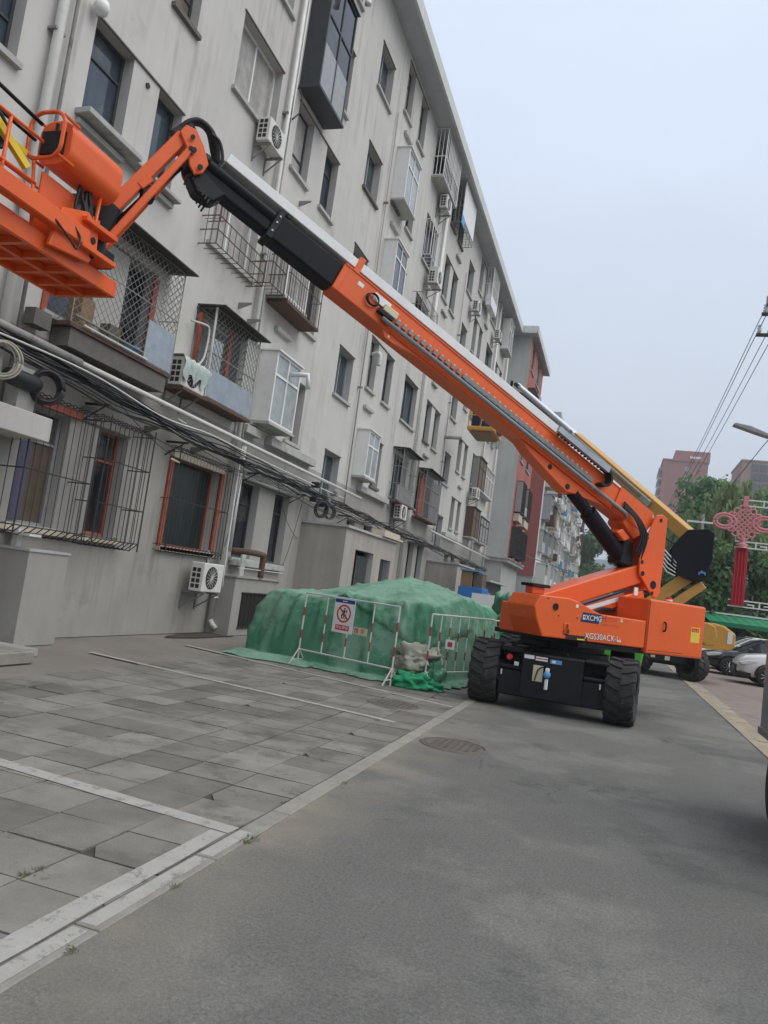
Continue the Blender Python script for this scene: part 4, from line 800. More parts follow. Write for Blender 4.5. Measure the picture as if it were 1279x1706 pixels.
# ================================================================== TREES
def tree(name, x, y, h, r, label, m, n=5200, leaf=.42, seed=1, trunk=.28, willow=False, lo=.25, group='trees beyond the road'):
    q = random.Random(seed); t = thing(name, label, 'tree', (x, y, 0), group)
    b = MB(); top = Vector((x+q.uniform(-.4,.4), y, h*.72)); b.tube([(x, y, 0), (x+.1, y, h*.2), Vector((x, y, 0)).lerp(top, .6), top], [trunk, trunk*.8, trunk*.5, trunk*.15], 8)
    lobes = []
    for k in range(14):
        a = q.uniform(0, 6.28); zz = h*q.uniform(lo+.12, .92); rad = r*math.sin(math.pi*min(1, max(.12, (zz/h-lo)/(1-lo)*.85+.12)))**.6
        c_ = Vector((x+math.cos(a)*rad*q.uniform(.3, .75), y+math.sin(a)*rad*q.uniform(.3, .75), zz)); lobes.append((c_, r*q.uniform(.28, .48)))
        b.tube([(x, y, h*q.uniform(.2, .5)), Vector((x, y, h*.4)).lerp(c_, .6)+Vector((0, 0, .3)), c_], [trunk*.35, trunk*.2, .03], 5)
    b.build('trunk', 'bark', t, smooth=True)
    L = MB(); vs = []; fs = []
    if willow:
        for k in range(n//26):
            c_, rr_ = q.choice(lobes); d = Vector((q.gauss(0,1), q.gauss(0,1), q.gauss(0,.7))).normalized(); p = c_ + d*rr_*q.uniform(.5, 1.1); ln = q.uniform(1.2, h*.32); sw = Vector((q.uniform(-.12,.12), q.uniform(-.12,.12), 0))
            for s in range(26):
                pp = p + Vector((0, 0, -ln*s/26)) + sw*(s/26)**2*6 + Vector((q.gauss(0,.07), q.gauss(0,.07), 0)); a = q.uniform(0, 6.28); u_ = Vector((math.cos(a), math.sin(a), 0))*leaf*.28; v_ = Vector((q.uniform(-.1,.1), q.uniform(-.1,.1), -leaf*.9))
                i = len(vs); vs += [pp-u_, pp+u_, pp+u_*.4+v_, pp-u_*.4+v_]; fs.append((i, i+1, i+2, i+3))
    else:
        for k in range(n):
            c_, rr_ = q.choice(lobes); d = Vector((q.gauss(0,1), q.gauss(0,1), q.gauss(0,.8))).normalized()
            p = c_ + d*rr_*(q.random()**.35)*(1+.25*noise.noise(d*2.5+c_)); s = leaf*q.uniform(.5, 1.2)
            nrm = (d + Vector((q.gauss(0,.6), q.gauss(0,.6), q.gauss(.3,.6)))).normalized(); u_ = nrm.orthogonal().normalized(); u_.rotate(Matrix.Rotation(q.uniform(0, 6.28), 3, nrm)); v_ = nrm.cross(u_)
            i = len(vs); vs += [p-u_*s*.5, p+v_*s*.32, p+u_*s*.5, p-v_*s*.32]; fs.append((i, i+1, i+2, i+3))
    L.add(vs, fs).build('crown', m, t)
    return t
tree('willow_tree', 6.6, 58, 12.6, 3.6, 'pale green willow with hanging strands right of the yellow boom', 'leaf_willow', 9000, .42, 2, willow=True)
tree('willow_tree', 9.9, 62, 11.5, 3.4, 'pale willow behind the pink knot ornament', 'leaf_willow', 8000, .42, 12, willow=True)
tree('broadleaf_tree', 7.2, 78, 17.4, 3.8, 'tall dark tree rising behind the willow, left of the brown tower', 'leaf_mid', 6500, .5, 3)
tree('broadleaf_tree', 11.6, 80, 16.6, 4.0, 'tallest tree crown between the two towers', 'leaf_mid', 6500, .5, 4)
tree('broadleaf_tree', 16.4, 82, 14.5, 4.2, 'dark tree crown at the right edge below the brown tower', 'leaf_mid', 6000, .5, 5)
tree('bushy_tree', 4.6, 46, 6.6, 2.3, 'low dark tree directly behind the black riser of the yellow lift', 'leaf_dark', 6500, .36, 6, lo=.05)
tree('bushy_tree', 7.2, 48, 6.8, 2.5, 'low dark tree behind the red banner', 'leaf_dark', 6500, .36, 7, lo=.05)
tree('bushy_tree', 2.4, 62, 7.2, 3.0, 'dark green bushy tree seen between the orange and yellow booms', 'leaf_dark', 6500, .4, 8, lo=.05)
tree('bushy_tree', 9.6, 50, 6.2, 2.4, 'low dark tree right of the red banner at the frame edge', 'leaf_dark', 5000, .36, 9, lo=.05)
for k, (x, y, h, r, lab) in enumerate([(-4.6, 152, 16.5, 5, 'leftmost dark tree at the end of the street beside the far block'), (.4, 160, 15.0, 5.2, 'second dark tree at the end of the street under the lift cylinder'), (5.0, 150, 14.6, 5.0, 'third dark tree at the end of the street by the orange riser'), (9.5, 140, 15, 5, 'fourth dark tree at the end of the street, behind the low trees')]):
    tree('street_end_tree', x, y, h, r, lab, 'leaf_dark', 8500, .95, 30+k, trunk=.3, lo=-.05)
hb = MB(); q = random.Random(77); vs = []; fs = []
for k in range(9000):
    x, y = q.uniform(3, 26), q.uniform(66, 70); z = q.random()**.7*(4.6+1.2*noise.noise((x*.3, 0, 0))); p = Vector((x, y, z)); s = .45*q.uniform(.5, 1.2)
    nrm = Vector((q.gauss(0,1), q.gauss(-.6,1), q.gauss(.3,.8))).normalized(); u_ = nrm.orthogonal().normalized(); v_ = nrm.cross(u_); i = len(vs); vs += [p-u_*s*.5, p+v_*s*.35, p+u_*s*.5, p-v_*s*.35]; fs.append((i, i+1, i+2, i+3))
tag(hb.add(vs, fs).build('hedge', 'leaf_dark'), 'dense dark hedge mass behind the parked cars', 'hedge', kind='stuff')

# ================================================================== BOOM LIFTS
def tyre_mesh(R_=.5, W_=.43):
    b = MB(); w2 = W_/2
    b.lathe([(R_*.56, -w2*.72), (R_*.62, -w2*.95), (R_*.80, -w2), (R_*.93, -w2*.92), (R_*.95, -w2*.5), (R_*.955, 0), (R_*.95, w2*.5), (R_*.93, w2*.92), (R_*.80, w2), (R_*.62, w2*.95), (R_*.56, w2*.72)], (0, 0, 0), 'x', 40)
    n = 17
    for side in (-1, 1):
        for k in range(n):
            t0 = 2*math.pi*(k + (.5 if side > 0 else 0))/n; vs = []
            prof = [(-.02, 0.0, .20), (.45, .06, .21), (.80, .17, .23), (1.0, .20, .22)]
            for (o, dt, th) in prof:
                rin = R_*.93 if o < .9 else R_*.86; rout = R_ if o < .95 else R_*.965
                for rr_, a in ((rin, t0-dt), (rout, t0-dt+.02), (rout, t0-dt+th-.02), (rin, t0-dt+th)):
                    vs.append((side*w2*o, rr_*math.cos(a), rr_*math.sin(a)))
            o, dt, th = 1.02, .22, .17
            for rr_, a in ((R_*.80, t0-dt), (R_*.82, t0-dt+.02), (R_*.82, t0-dt+th-.02), (R_*.80, t0-dt+th)): vs.append((side*w2*o, rr_*math.cos(a), rr_*math.sin(a)))
            fs = [(0,1,2,3), (16,17,18,19)]
            for i in range(4):
                for j in range(3): fs.append((4*i+j, 4*i+j+1, 4*i+j+5, 4*i+j+4))
            b.add(vs, fs)
    return b
tb = tyre_mesh(); _o = tb.build('tyre', 'tyre'); TYRE = _o.data; bpy.data.objects.remove(_o)
rb = MB().lathe([(.285, -.16), (.27, -.19), (.22, -.12), (.20, -.05), (.09, -.05), (.09, -.11), (0, -.11)], (0,0,0), 'x', 24).lathe([(.285, .16), (.27, .19), (.22, .12), (.20, .05), (.09, .05), (.09, .11), (0, .11)], (0,0,0), 'x', 24).lathe([(.283, -.17), (.283, .17)], (0,0,0), 'x', 24)
for sd_ in (-1, 1):
    for k in range(10): a = 2*math.pi*k/10; rb.lathe([(0, .03*sd_), (.015, .03*sd_), (.015, 0)], (sd_*.05, .15*math.cos(a), .15*math.sin(a)), 'x', 6)
_o = rb.build('rim', 'black_paint'); RIM = _o.data; bpy.data.objects.remove(_o)
def wheel(root, loc, rz=0, rx=0):
    w_ = bpy.data.objects.new('wheel', TYRE); C.objects.link(w_); w_.parent = root; w_.location = Vector(loc) - wloc(root); w_.rotation_euler = (rx, 0, rz)
    r_ = bpy.data.objects.new('rim', RIM); C.objects.link(r_); r_.parent = w_
    return w_

# ------------------------------------------------------------ orange lift
AZ = math.radians(44); S0 = Vector((-.8, 13.8, 0)); U = Vector((-math.sin(AZ), -math.cos(AZ), 0)); NV = Vector((math.cos(AZ), -math.sin(AZ), 0)); ZV = Vector((0, 0, 1))
def mf(u, n, z): return S0 + U*u + NV*n + ZV*z
EL = math.atan(.3845); CE, SE = math.cos(EL), math.sin(EL)
def bf(s, n, h): return mf(-1.38 + s*CE - h*SE, n, 3.52 + s*SE + h*CE)
OL = thing('boom_lift', 'orange articulated boom lift parked across the road, its boom reaching over the tarpaulin heap', 'boom lift', S0)
for (x, y, rz, rx) in [(-1.835, 12.36, .02, .1), (.24, 12.36, -.10, .3), (-1.835, 15.25, 0, .5), (.24, 15.25, 0, .8)]: wheel(OL, (x, y, .5), rz, rx)
c = MB().box(-1.35, -.22, 12.35, 15.5, .38, .78); c.box(-1.62, -1.58, 12.0, 12.3, .4, .7); c.build('chassis_frame', 'black_paint', OL, bevel=.012)
MB().box(-1.60, .02, 12.02, 12.55, .20, .60).build('front_axle', 'black_paint', OL, bevel=.02); MB().box(-1.60, .02, 15.0, 15.5, .22, .60).build('rear_axle', 'black_paint', OL, bevel=.02)
MB().box(-1.25, -.34, 11.93, 12.34, .22, .885).build('front_panel', 'black_paint', OL, bevel=.012)
MB().box(-1.60, -1.255, 12.0, 13.0, .605, .66).box(-1.60, -1.255, 12.08, 13.0, .86, .93).box(-1.60, -1.27, 12.5, 12.98, .66, .86).build('left_deck', 'black_paint', OL, bevel=.01)
MB().box(-.335, .02, 12.0, 13.0, .605, .65).box(-.335, .02, 12.06, 13.0, .845, .89).box(-.33, .0, 12.5, 12.98, .65, .845).build('right_deck', 'black_paint', OL, bevel=.01)
MB().box(-1.3, -.3, 15.45, 15.6, .3, .9).build('rear_panel', 'black_paint', OL, bevel=.012); MB().box(-1.5, -.1, 13.0, 15.2, .79, .84).build('deck_plate', 'black_paint', OL)
MB().lathe([(0, .84), (.8, .84), (.8, .93), (.72, .94), (.72, 1.04), (0, 1.04)], S0, sides=36).build('slew_ring', 'rubber', OL)
b = MB().tube([(-1.45, 12.3, .94), (-1.3, 12.4, 1.02), (-1.1, 12.6, .98), (-.95, 12.9, 1.0)], .018, 6).tube([(-1.5, 12.5, .94), (-1.35, 12.5, .99), (-1.2, 12.8, .95)], .015, 6).tube([(-.6, 12.4, .9), (-.7, 12.6, .97), (-.8, 13, .95)], .018, 6); b.build('deck_hoses', 'rubber', OL, smooth=True)
Yf = 11.927
MB().box(-1.25+.03, -1.25+.18, Yf-.002, Yf, .80, .855).box(-1.25+.20, -1.25+.38, Yf-.002, Yf, .79, .85).build('sticker', 'label_white', OL); MB().box(-1.25+.20, -1.25+.38, Yf-.004, Yf-.0025, .815, .83).build('sticker_print', 'label_red', OL)
MB().box(-.83, -.66, Yf-.002, Yf, .775, .835).build('sticker', 'label_sky', OL); MB().box(-.80, -.75, Yf-.004, Yf-.0025, .785, .825).build('sticker_print', 'label_white', OL); MB().box(-1.37, -1.30, 12.0-.004, 12.0-.001, .66, .72).build('sticker', 'label_white', OL)
MB().box(-1.07, -.92, Yf-.004, Yf, .48, .72).build('data_sheet', 'label_cream', OL); MB().tube([(-.92, Yf-.02, .71), (-.99, Yf-.03, .66), (-1.02, Yf-.03, .55), (-1.03, Yf-.02, .49)], .010, 6).build('charger_cable', 'rubber', OL, smooth=True)
s = MB().lathe([(0, -.09), (.045, -.09), (.055, -.05), (.055, 0), (0, 0)], (-.855, Yf, .60), 'y', 16); s.build('charging_socket', 'label_sky', OL, smooth=True); MB().box(-.885, -.825, Yf-.07, Yf, .64, .70).box(-.88, -.83, Yf-.07, Yf, .38, .54).build('socket_bracket', 'label_white', OL, bevel=.01)
MB().lathe([(0, -.02), (.045, -.02), (.045, 0)], (-1.45, 12.0, .78), 'y', 12).build('red_button', 'label_red', OL); MB().box(-1.56, -1.54, 11.99, 12.0, .5, .58).box(-.09, -.07, 11.99, 12.0, .5, .58).build('mark', 'label_white', OL)
# turntable
nose = [(1.56, 1.16), (1.71, 1.42), (1.77, 1.60), (1.67, 1.78), (1.10, 1.79), (.92, 1.76), (.42, 1.61), (-.62, 1.60), (-.62, 1.15)]
MB(mf).prism([(p[0], p[1]) for p in nose], .58, 1.25, 1).build('side_cowl', 'orange', OL, bevel=.02, seg=2)
MB(mf).box(-2.04, -.64, .55, 1.262, 1.075, 1.97).build('rear_hood', 'orange', OL, bevel=.03, seg=2)
MB(mf).box(-2.04, -.70, -1.25, .545, 1.075, 1.82).build('counterweight', 'orange', OL, bevel=.04, seg=2)
MB(mf).prism([(.0, 1.16), (.1, 1.4), (.0, 1.74), (-.2, 1.78), (-.68, 1.78), (-.68, 1.16)], -1.25, -.58, 1).build('far_cowl', 'orange', OL, bevel=.02, seg=2)
MB(mf).box(-1.95, .75, -.95, 1.18, 1.06, 1.14).build('turntable_deck', 'black_paint', OL)
MB(mf).box(-.6, .5, .52, .60, 1.15, 1.30).box(.35, 1.5, .1, .55, 1.15, 1.62).build('arm_mount', 'orange', OL, bevel=.02)
MB(mf).box(1.30, 1.55, .72, .90, 1.79, 1.90).build('beacon_base', 'orange', OL, bevel=.01); MB(mf).box(1.24, 1.60, .66, .96, 1.901, 1.95).build('beacon_cap', 'black_paint', OL, bevel=.008)
MB(mf).lathe([(0, .09), (.05, .085), (.06, .0)], (-1.45, .95, 1.97), 'z', 12).build('warning_lamp', 'label_red', OL); MB(mf).lathe([(.061, .02), (.061, .05)], (-1.45, .95, 1.97), 'z', 12).build('lamp_band', 'label_white', OL)
def near(name, pts, m, n=1.2515, th=.002, par=OL): return MB(mf).prism(pts, n, n+th, 1).build(name, m, par)
near('name_plate', [(.83, 1.455), (.79, 1.605), (.40, 1.60), (.44, 1.45)], 'label_navy'); near('plate_edge', [(.445, 1.452), (.405, 1.598), (.375, 1.598), (.415, 1.452)], 'label_sky')
def ntext(body, u, z, size, m, n=1.256): return text('lettering', body, size, m, OL, frame_matrix(mf(u, n, z), -U, ZV), .0008)
ntext('XCMG', .555, 1.527, .118, 'label_white')
near('logo_square', [(.785, 1.495), (.785, 1.565), (.735, 1.565), (.735, 1.495)], 'label_white', 1.254)
near('logo_mark', [(.776, 1.54), (.76, 1.508), (.744, 1.54), (.76, 1.555)], 'label_navy', 1.2565)
def strokes(name, u0, z0, cols, rows, du, dz, m, n, seed, par=OL):
    qq = random.Random(seed); k_ = MB(mf)
    for i in range(cols):
        for j in range(rows):
            for t_ in range(3):
                a, c_ = u0-du*i-qq.uniform(0, du*.5), z0-dz*j-qq.uniform(0, dz*.7)
                if qq.random() < .5: k_.box(a-du*.12, a, n, n+.001, c_-dz*.55, c_)
                else: k_.box(a-du*.45, a, n, n+.001, c_-dz*.1, c_)
    return k_.build(name, m, par)
ntext('H', .335, 1.545, .15, 'print_red'); strokes('faded_print', .265, 1.585, 7, 2, .033, .04, 'print_red', 1.2515, 1); strokes('faded_print', .37, 1.475, 11, 1, .035, .05, 'print_red', 1.2515, 2); near('small_sticker', [(-.03, 1.52), (-.03, 1.575), (-.075, 1.575), (-.075, 1.52)], 'label_cream')
ntext('XGS30ACK-Li', .318, 1.241, .13, 'print_black', 1.2520); ntext('XGS30ACK-Li', .323, 1.246, .13, 'label_white', 1.258); near('small_sticker', [(-.01, 1.205), (-.01, 1.235), (-.08, 1.235), (-.08, 1.205)], 'label_white')
near('warning_plate', [(-1.70, 1.34), (-1.70, 1.60), (-1.93, 1.60), (-1.93, 1.34)], 'label_yellow', 1.2635); near('warning_head', [(-1.715, 1.52), (-1.715, 1.585), (-1.90, 1.585), (-1.90, 1.52)], 'label_red', 1.2660)
strokes('worn_print', -1.73, 1.505, 4, 2, .05, .075, 'label_cream', 1.2660, 3); strokes('worn_print', -1.74, 1.57, 3, 1, .05, .05, 'label_cream', 1.2685, 4)
MB(mf).tube([(-1.03, 1.262, 1.47), (-1.03, 1.30, 1.49), (-1.03, 1.30, 1.60), (-1.03, 1.262, 1.62)], .014, 8).build('door_handle', 'black_paint', OL, smooth=True)
near('door_seam', [(-.655, 1.10), (-.655, 1.95), (-.662, 1.95), (-.662, 1.10)], 'print_black', 1.2625); near('door_seam', [(-1.55, 1.13), (-1.55, 1.137), (-.7, 1.137), (-.7, 1.13)], 'print_black', 1.2625)
for (u_, z_, r_) in [(1.36, 1.63, .055), (1.10, 1.28, .06), (1.10, 1.36, .035)]: MB(mf).lathe([(0, .012), (r_, .012), (r_, 0)], (u_, 1.25, z_), 'y', 14).build('lashing_eye', 'black_paint', OL)
near('hand_slot', [(1.10, 1.165), (1.08, 1.235), (.66, 1.235), (.64, 1.165)], 'print_black'); near('slot_sticker', [(.86, 1.17), (.86, 1.19), (.70, 1.19), (.70, 1.17)], 'label_yellow', 1.2545)
MB(mf).prism([(1.16, 1.24), (1.16, 1.40), (1.05, 1.40), (1.05, 1.24)], 1.2508, 1.262, 1).build('eye_plate', 'orange', OL, bevel=.004)
for (u_, z_) in [(1.52, 1.74), (.72, 1.52), (1.28, 1.50), (.9, 1.50)]: MB(mf).lathe([(0, .006), (.012, .006), (.012, 0)], (u_, 1.25, z_), 'y', 8).build('bolt', 'black_paint', OL)
# lower folding arm and link
def arm(name, a, b_, h, n0, n1, m='orange', bev=.02):
    A, B_ = Vector((a[0], 0, a[1])), Vector((b_[0], 0, b_[1])); d = (B_-A).normalized(); p = Vector((d.z, 0, -d.x)); 
    if p.z > 0: p = -p
    P = [A, B_, B_+p*h, A+p*h]; return MB(mf).prism([(v_.x, v_.z) for v_ in P], n0, n1, 1).build(name, m, OL, bevel=bev)
arm('lower_arm', (1.0, 1.80), (-1.16, 2.575), .33, .10, .50); arm('arm_link', (.5, 1.56), (-1.30, 2.13), .17, .14, .52)
arm('arm_groove', (.22, 1.70), (-1.10, 2.175), .03, .50, .512, 'print_black', 0); arm('arm_groove', (.20, 1.655), (-.75, 1.965), .075, .521, .526, 'alu', 0)
MB(mf).box(-1.14, -1.05, .505, .53, 2.02, 2.16).build('arm_sticker', 'label_white', OL)
riser = [(-1.39, 3.50), (-1.55, 3.535), (-1.67, 3.48), (-1.68, 2.87), (-1.65, 2.10), (-1.56, 2.02), (-1.46, 2.05), (-1.10, 2.40), (-1.06, 2.70), (-1.13, 2.96)]
for n0, n1 in ((.525, .565), (.0, .04)): MB(mf).prism(riser, n0, n1, 1).build('riser_plate', 'orange', OL, bevel=.01)
MB(mf).box(-1.62, -1.30, .04, .525, 2.15, 2.7).box(-1.66, -1.45, .04, .525, 2.7, 3.2).build('riser_core', 'orange', OL)
for (u_, z_, r_) in [(-1.50, 3.42, .035), (-1.20, 2.96+.1, .03), (-1.13, 2.62, .035), (-1.17, 2.42, .045), (-1.46, 2.25, .075), (-1.45, 2.10, .035), (-1.20, 3.12, .028)]: MB(mf).lathe([(0, .006), (r_, .006), (r_, 0)], (u_, .565, z_), 'y', 16).build('pivot_pin', 'black_paint', OL)
MB(mf).prism([(-1.05, 2.5), (-.98, 2.95), (-.78, 2.98), (-.72, 2.55)], .12, .46, 1).build('cylinder_bracket', 'black_paint', OL, bevel=.02); MB(mf).prism([(-.86, 3.0), (-.72, 2.93), (-.52, 3.06), (-.66, 3.14)], .15, .5, 1).build('cylinder_guard', 'orange', OL, bevel=.015)
MB(mf).bar((-.95, .3, 2.60), (.02, .3, 3.32), .15, sides=20).bar((.02, .3, 3.32), (.42, .3, 3.60), .11, sides=16).build('lift_cylinder', 'boom_black', OL)
# hoses, stickers and weld beads that break up the plain steel
for j in range(4): MB(mf).tube([(-.95-.05*j, .55, 2.75-.03*j), (-1.0-.05*j, .60, 3.05), (-.85-.04*j, .57, 3.35), (-.62, .50, 3.52+.03*j)], .020, 6).build('hose', 'rubber', OL, smooth=True)
for j in range(3): MB(mf).tube([(.3-.12*j, .53, 1.42), (.05-.1*j, .56, 1.60+.02*j), (-.3, .545, 1.68+.02*j), (-.62, .54, 1.72)], .018, 6).build('hose', 'rubber', OL, smooth=True)
MB(mf).prism([(.95, 1.66), (.95, 1.71), (.90, 1.71), (.90, 1.66)], 1.2512, 1.2525, 1).build('sticker', 'label_white', OL)
# telescopic boom
HB = .43
MB(bf).box(.0, 7.1, .08, .44, -HB, 0).build('boom_base_section', 'orange', OL, bevel=.018, seg=2)
MB(bf).box(-.02, .9, .445, .47, -HB+.02, .03).box(.0, 7.09, .435, .452, -.012, .012).build('boom_rib', 'orange', OL, bevel=.004)
MB(bf).prism([(-.15, -.05), (.55, .0), (.55, -.50), (.18, -.62), (-.02, -.36)], .06, .46, 1).build('boom_heel', 'orange', OL, bevel=.015)
MB(bf).prism([(.9, -HB), (3.2, -HB), (2.9, -HB-.10), (2.35, -HB-.19), (1.9, -HB-.25), (1.75, -HB-.19), (1.2, -HB-.06)], .14, .40, 1).build('cylinder_ear', 'orange', OL, bevel=.012)
for (s_, h_, r_) in [(1.93, -HB-.16, .05), (2.42, -HB-.07, .045)]: MB(bf).lathe([(0, .006), (r_, .006), (r_, 0)], (s_, .40, h_), 'y', 14).build('pivot_pin', 'black_paint', OL)
MB(bf).prism([(4.3, -HB), (6.15, -HB), (6.05, -HB-.10), (5.9, -HB-.10), (5.5, -HB-.03)], .30, .42, 1).build('rest_bracket', 'orange', OL, bevel=.008); MB(bf).lathe([(0, .004), (.02, .004), (.02, 0)], (6.0, .42, -HB-.05), 'y', 10).build('bracket_hole', 'label_white', OL)
MB(bf).tube([(.55, .49, -.40), (.62, .50, -.345), (6.25, .50, -.345)], .034, 10).build('hose_pipe', 'grey_plastic', OL, smooth=True)
MB(bf).box(1.55, 4.6, .445, .475, -.275, -.20).build('chain_tray', 'grey_plastic', OL)
MB(bf).box(1.55, 6.2, .445, .452, -.300, -.285).build('tray_gap', 'print_black', OL)
k = MB(bf); s_ = 1.7
while s_ < 6.1: k.box(s_, s_+.075, .446, .481, -.262, -.198); s_ += .125
k.build('cable_chain', 'grey_plastic', OL)
k = MB(bf); s_ = 1.7
while s_ < 6.1: k.box(s_+.02, s_+.05, .446, .483, -.2, -.18); s_ += .125
k.build('chain_clips', 'label_cream', OL)
k = MB(bf)
for i in range(14):
    a = math.pi*i/13; cs, hh = 1.42, -.095; k.prism([(cs - .16*math.sin(a)-.02, hh+.14*math.cos(a)-.02), (cs-.16*math.sin(a)+.02, hh+.14*math.cos(a)-.02), (cs-.16*math.sin(a)+.02, hh+.14*math.cos(a)+.02), (cs-.16*math.sin(a)-.02, hh+.14*math.cos(a)+.02)], .445, .60, 1)
s_ = 1.45
while s_ < 2.6: k.box(s_, s_+.04, .445, .60, .02, .085); s_ += .085
k.build('chain_loop', 'rubber', OL); MB(bf).box(1.4, 2.7, .55, .61, .0, .10).build('chain_guide', 'sheet_metal', OL)
MB(bf).box(2.5, 9.15, .06, .43, .05, .19).build('hose_channel', 'alu', OL, bevel=.008); 
MB(bf).box(6.85, 6.95, .36, .44, .0, .25).build('limit_bracket', 'orange', OL, bevel=.006)
MB(bf).box(6.05, 6.30, .44, .52, -.24, -.13).build('sensor_box', 'label_cream', OL, bevel=.01); MB(bf).box(6.10, 6.36, .44, .53, -.30, -.245).build('sensor_base', 'black_paint', OL); MB(bf).box(6.2, 6.5, .441, .449, -.17, -.05).build('sensor_plate', 'alu', OL)
k = MB(bf)
for j in range(4): k.tube([(6.50+.11*math.cos(t*math.pi/10)*(1-.06*j), .47+.012*j, -.20+.085*math.sin(t*math.pi/10)) for t in range(21)], .009, 6)
k.tube([(6.39, .48, -.2), (6.33, .49, -.22), (6.3, .49, -.2)], .012, 6); k.build('sensor_cable', 'rubber', OL, smooth=True)
MB(bf).box(7.101, 8.22, .10, .42, -HB+.02, -.015).build('boom_second_section', 'boom_black', OL, bevel=.03, seg=3); MB(bf).box(8.14, 8.24, .085, .435, -HB, .01).box(8.05, 8.12, .30, .42, -.01, .13).build('section_collar', 'black_paint', OL, bevel=.01)
for h_ in (-.08, -.18, -.32): MB(bf).lathe([(0, .012), (.014, .012), (.014, 0)], (8.19, .435, h_), 'y', 8).build('collar_bolt', 'steel', OL)
MB(bf).box(8.221, 9.35, .13, .39, -HB+.07, -.04).build('boom_third_section', 'boom_black', OL, bevel=.035, seg=3)
MB(bf).bar((8.26, .36, -.12), (9.38, .36, -.12), .085, sides=18).build('jib_tilt_cylinder', 'boom_black', OL, smooth=False); MB(bf).lathe([(0, .10), (.06, .09), (.095, .04), (.10, 0), (.095, -.03)], (9.36, .36, -.11), 'y', 16).build('cylinder_head', 'boom_black', OL, smooth=True)
k = MB(bf); s_ = 9.0
MB(bf).prism([(8.9, -.30), (9.42, -.22), (9.46, -.40), (9.25, -.56), (9.0, -.52)], .12, .40, 1).build('tip_casting', 'black_paint', OL, bevel=.03); k = MB(bf); s_ = 9.05
while s_ < 9.44: k.box(s_, s_+.025, .10, .41, -.59+(s_-9.05)*.45, -.52+(s_-9.05)*.45); s_ += .05
k.build('hose_ribs', 'rubber', OL)
for (s_, h_, w_, hh, m_) in [(6.70, -.14, .10, .06, 'label_white')]: MB(bf).box(s_, s_+w_, .4403, .4416, h_, h_+hh).build('sticker', m_, OL)
for s_ in (.56, 3.0, 5.3, 6.98): MB(bf).box(s_, s_+.02, .4405, .446, -HB+.01, -.005).build('weld_bead', 'orange', OL)
# tip bracket and jib
tip = [(7.36, 6.70), (7.42, 6.55), (7.52, 6.50), (7.60, 6.60), (7.66, 6.80), (7.78, 6.98), (7.72, 7.10), (7.58, 7.09), (7.46, 6.92)]
for n0, n1 in ((.425, .47), (.06, .10)): MB(mf).prism(tip, n0, n1, 1).build('tip_bracket', 'orange', OL, bevel=.01)
MB(mf).box(7.44, 7.62, .10, .425, 6.62, 6.85).build('tip_core', 'black_paint', OL)
for (u_, z_, r_) in [(7.58, 6.79, .035), (7.47, 6.60, .035), (7.62, 6.95, .03), (7.60, 6.73, .018)]: MB(mf).lathe([(0, .02), (r_, .02), (r_, 0)], (u_, .50, z_), 'y', 14).build('pivot_pin', 'black_paint', OL)
def jb_(name, a, b_, wd_, n0, n1, m='orange', bev=.012):
    A, B_ = Vector((a[0], 0, a[1])), Vector((b_[0], 0, b_[1])); d = (B_-A).normalized(); p = Vector((d.z, 0, -d.x))*wd_/2
    return MB(mf).prism([((A+p).x, (A+p).z), ((B_+p).x, (B_+p).z), ((B_-p).x, (B_-p).z), ((A-p).x, (A-p).z)], n0, n1, 1).build(name, m, OL, bevel=bev)
jb_('jib_upper_tube', (7.72, 6.98), (8.40, 5.77), .165, .12, .42); jb_('jib_lower_link', (7.60, 6.83), (8.55, 5.02), .09, .435, .50); jb_('jib_lower_link', (7.60, 6.83), (8.55, 5.02), .09, .04, .105)
jb_('jib_end_strap', (8.40, 5.77), (8.62, 5.42), .06, .36, .42); jb_('jib_lug', (8.02, 6.28), (8.14, 6.12), .10, .40, .432)
MB(mf).bar((7.66, .27, 6.62), (8.0, .27, 6.12), .03, sides=10).bar((8.0, .27, 6.12), (8.30, .27, 5.62), .055, sides=12).build('jib_cylinder', 'boom_black', OL)
MB(mf).box(7.93, 8.10, .20, .40, 6.02, 6.2).build('jib_valve', 'rubber', OL, bevel=.02)
MB(mf).prism([(8.30, 5.76), (8.46, 5.84), (8.70, 5.62), (8.80, 5.30), (8.66, 5.02), (8.56, 4.93), (8.46, 4.97), (8.42, 5.25)], .10, .43, 1).build('jib_end_casting', 'black_paint', OL, bevel=.03)
for (u_, z_) in [(8.52, 5.07), (7.62, 6.80)]: MB(mf).lathe([(0, .012), (.03, .012), (.03, 0)], (u_, .50, z_), 'y', 12).build('pivot_pin', 'black_paint', OL)
for j in range(5):
    o_ = j*.05; MB(mf).tube([(7.22-o_*.3, .36-o_, 6.80), (7.27, .38-o_, 7.02), (7.38, .38-o_, 7.20+.02*j), (7.55, .36-o_, 7.28+.015*j), (7.70, .34-o_, 7.19), (7.79, .30-o_, 7.03)], .036, 8).build('hose', 'rubber', OL, smooth=True)
MB(mf).bar((7.62, .27, 7.20), (7.80, .27, 6.98), .10, sides=12).build('hose_sleeve', 'rubber', OL); MB(mf).tube([(7.24, .42, 6.72), (7.19, .44, 6.85), (7.26, .44, 7.06), (7.38, .42, 7.14)], .022, 8).build('hose', 'rubber', OL, smooth=True)
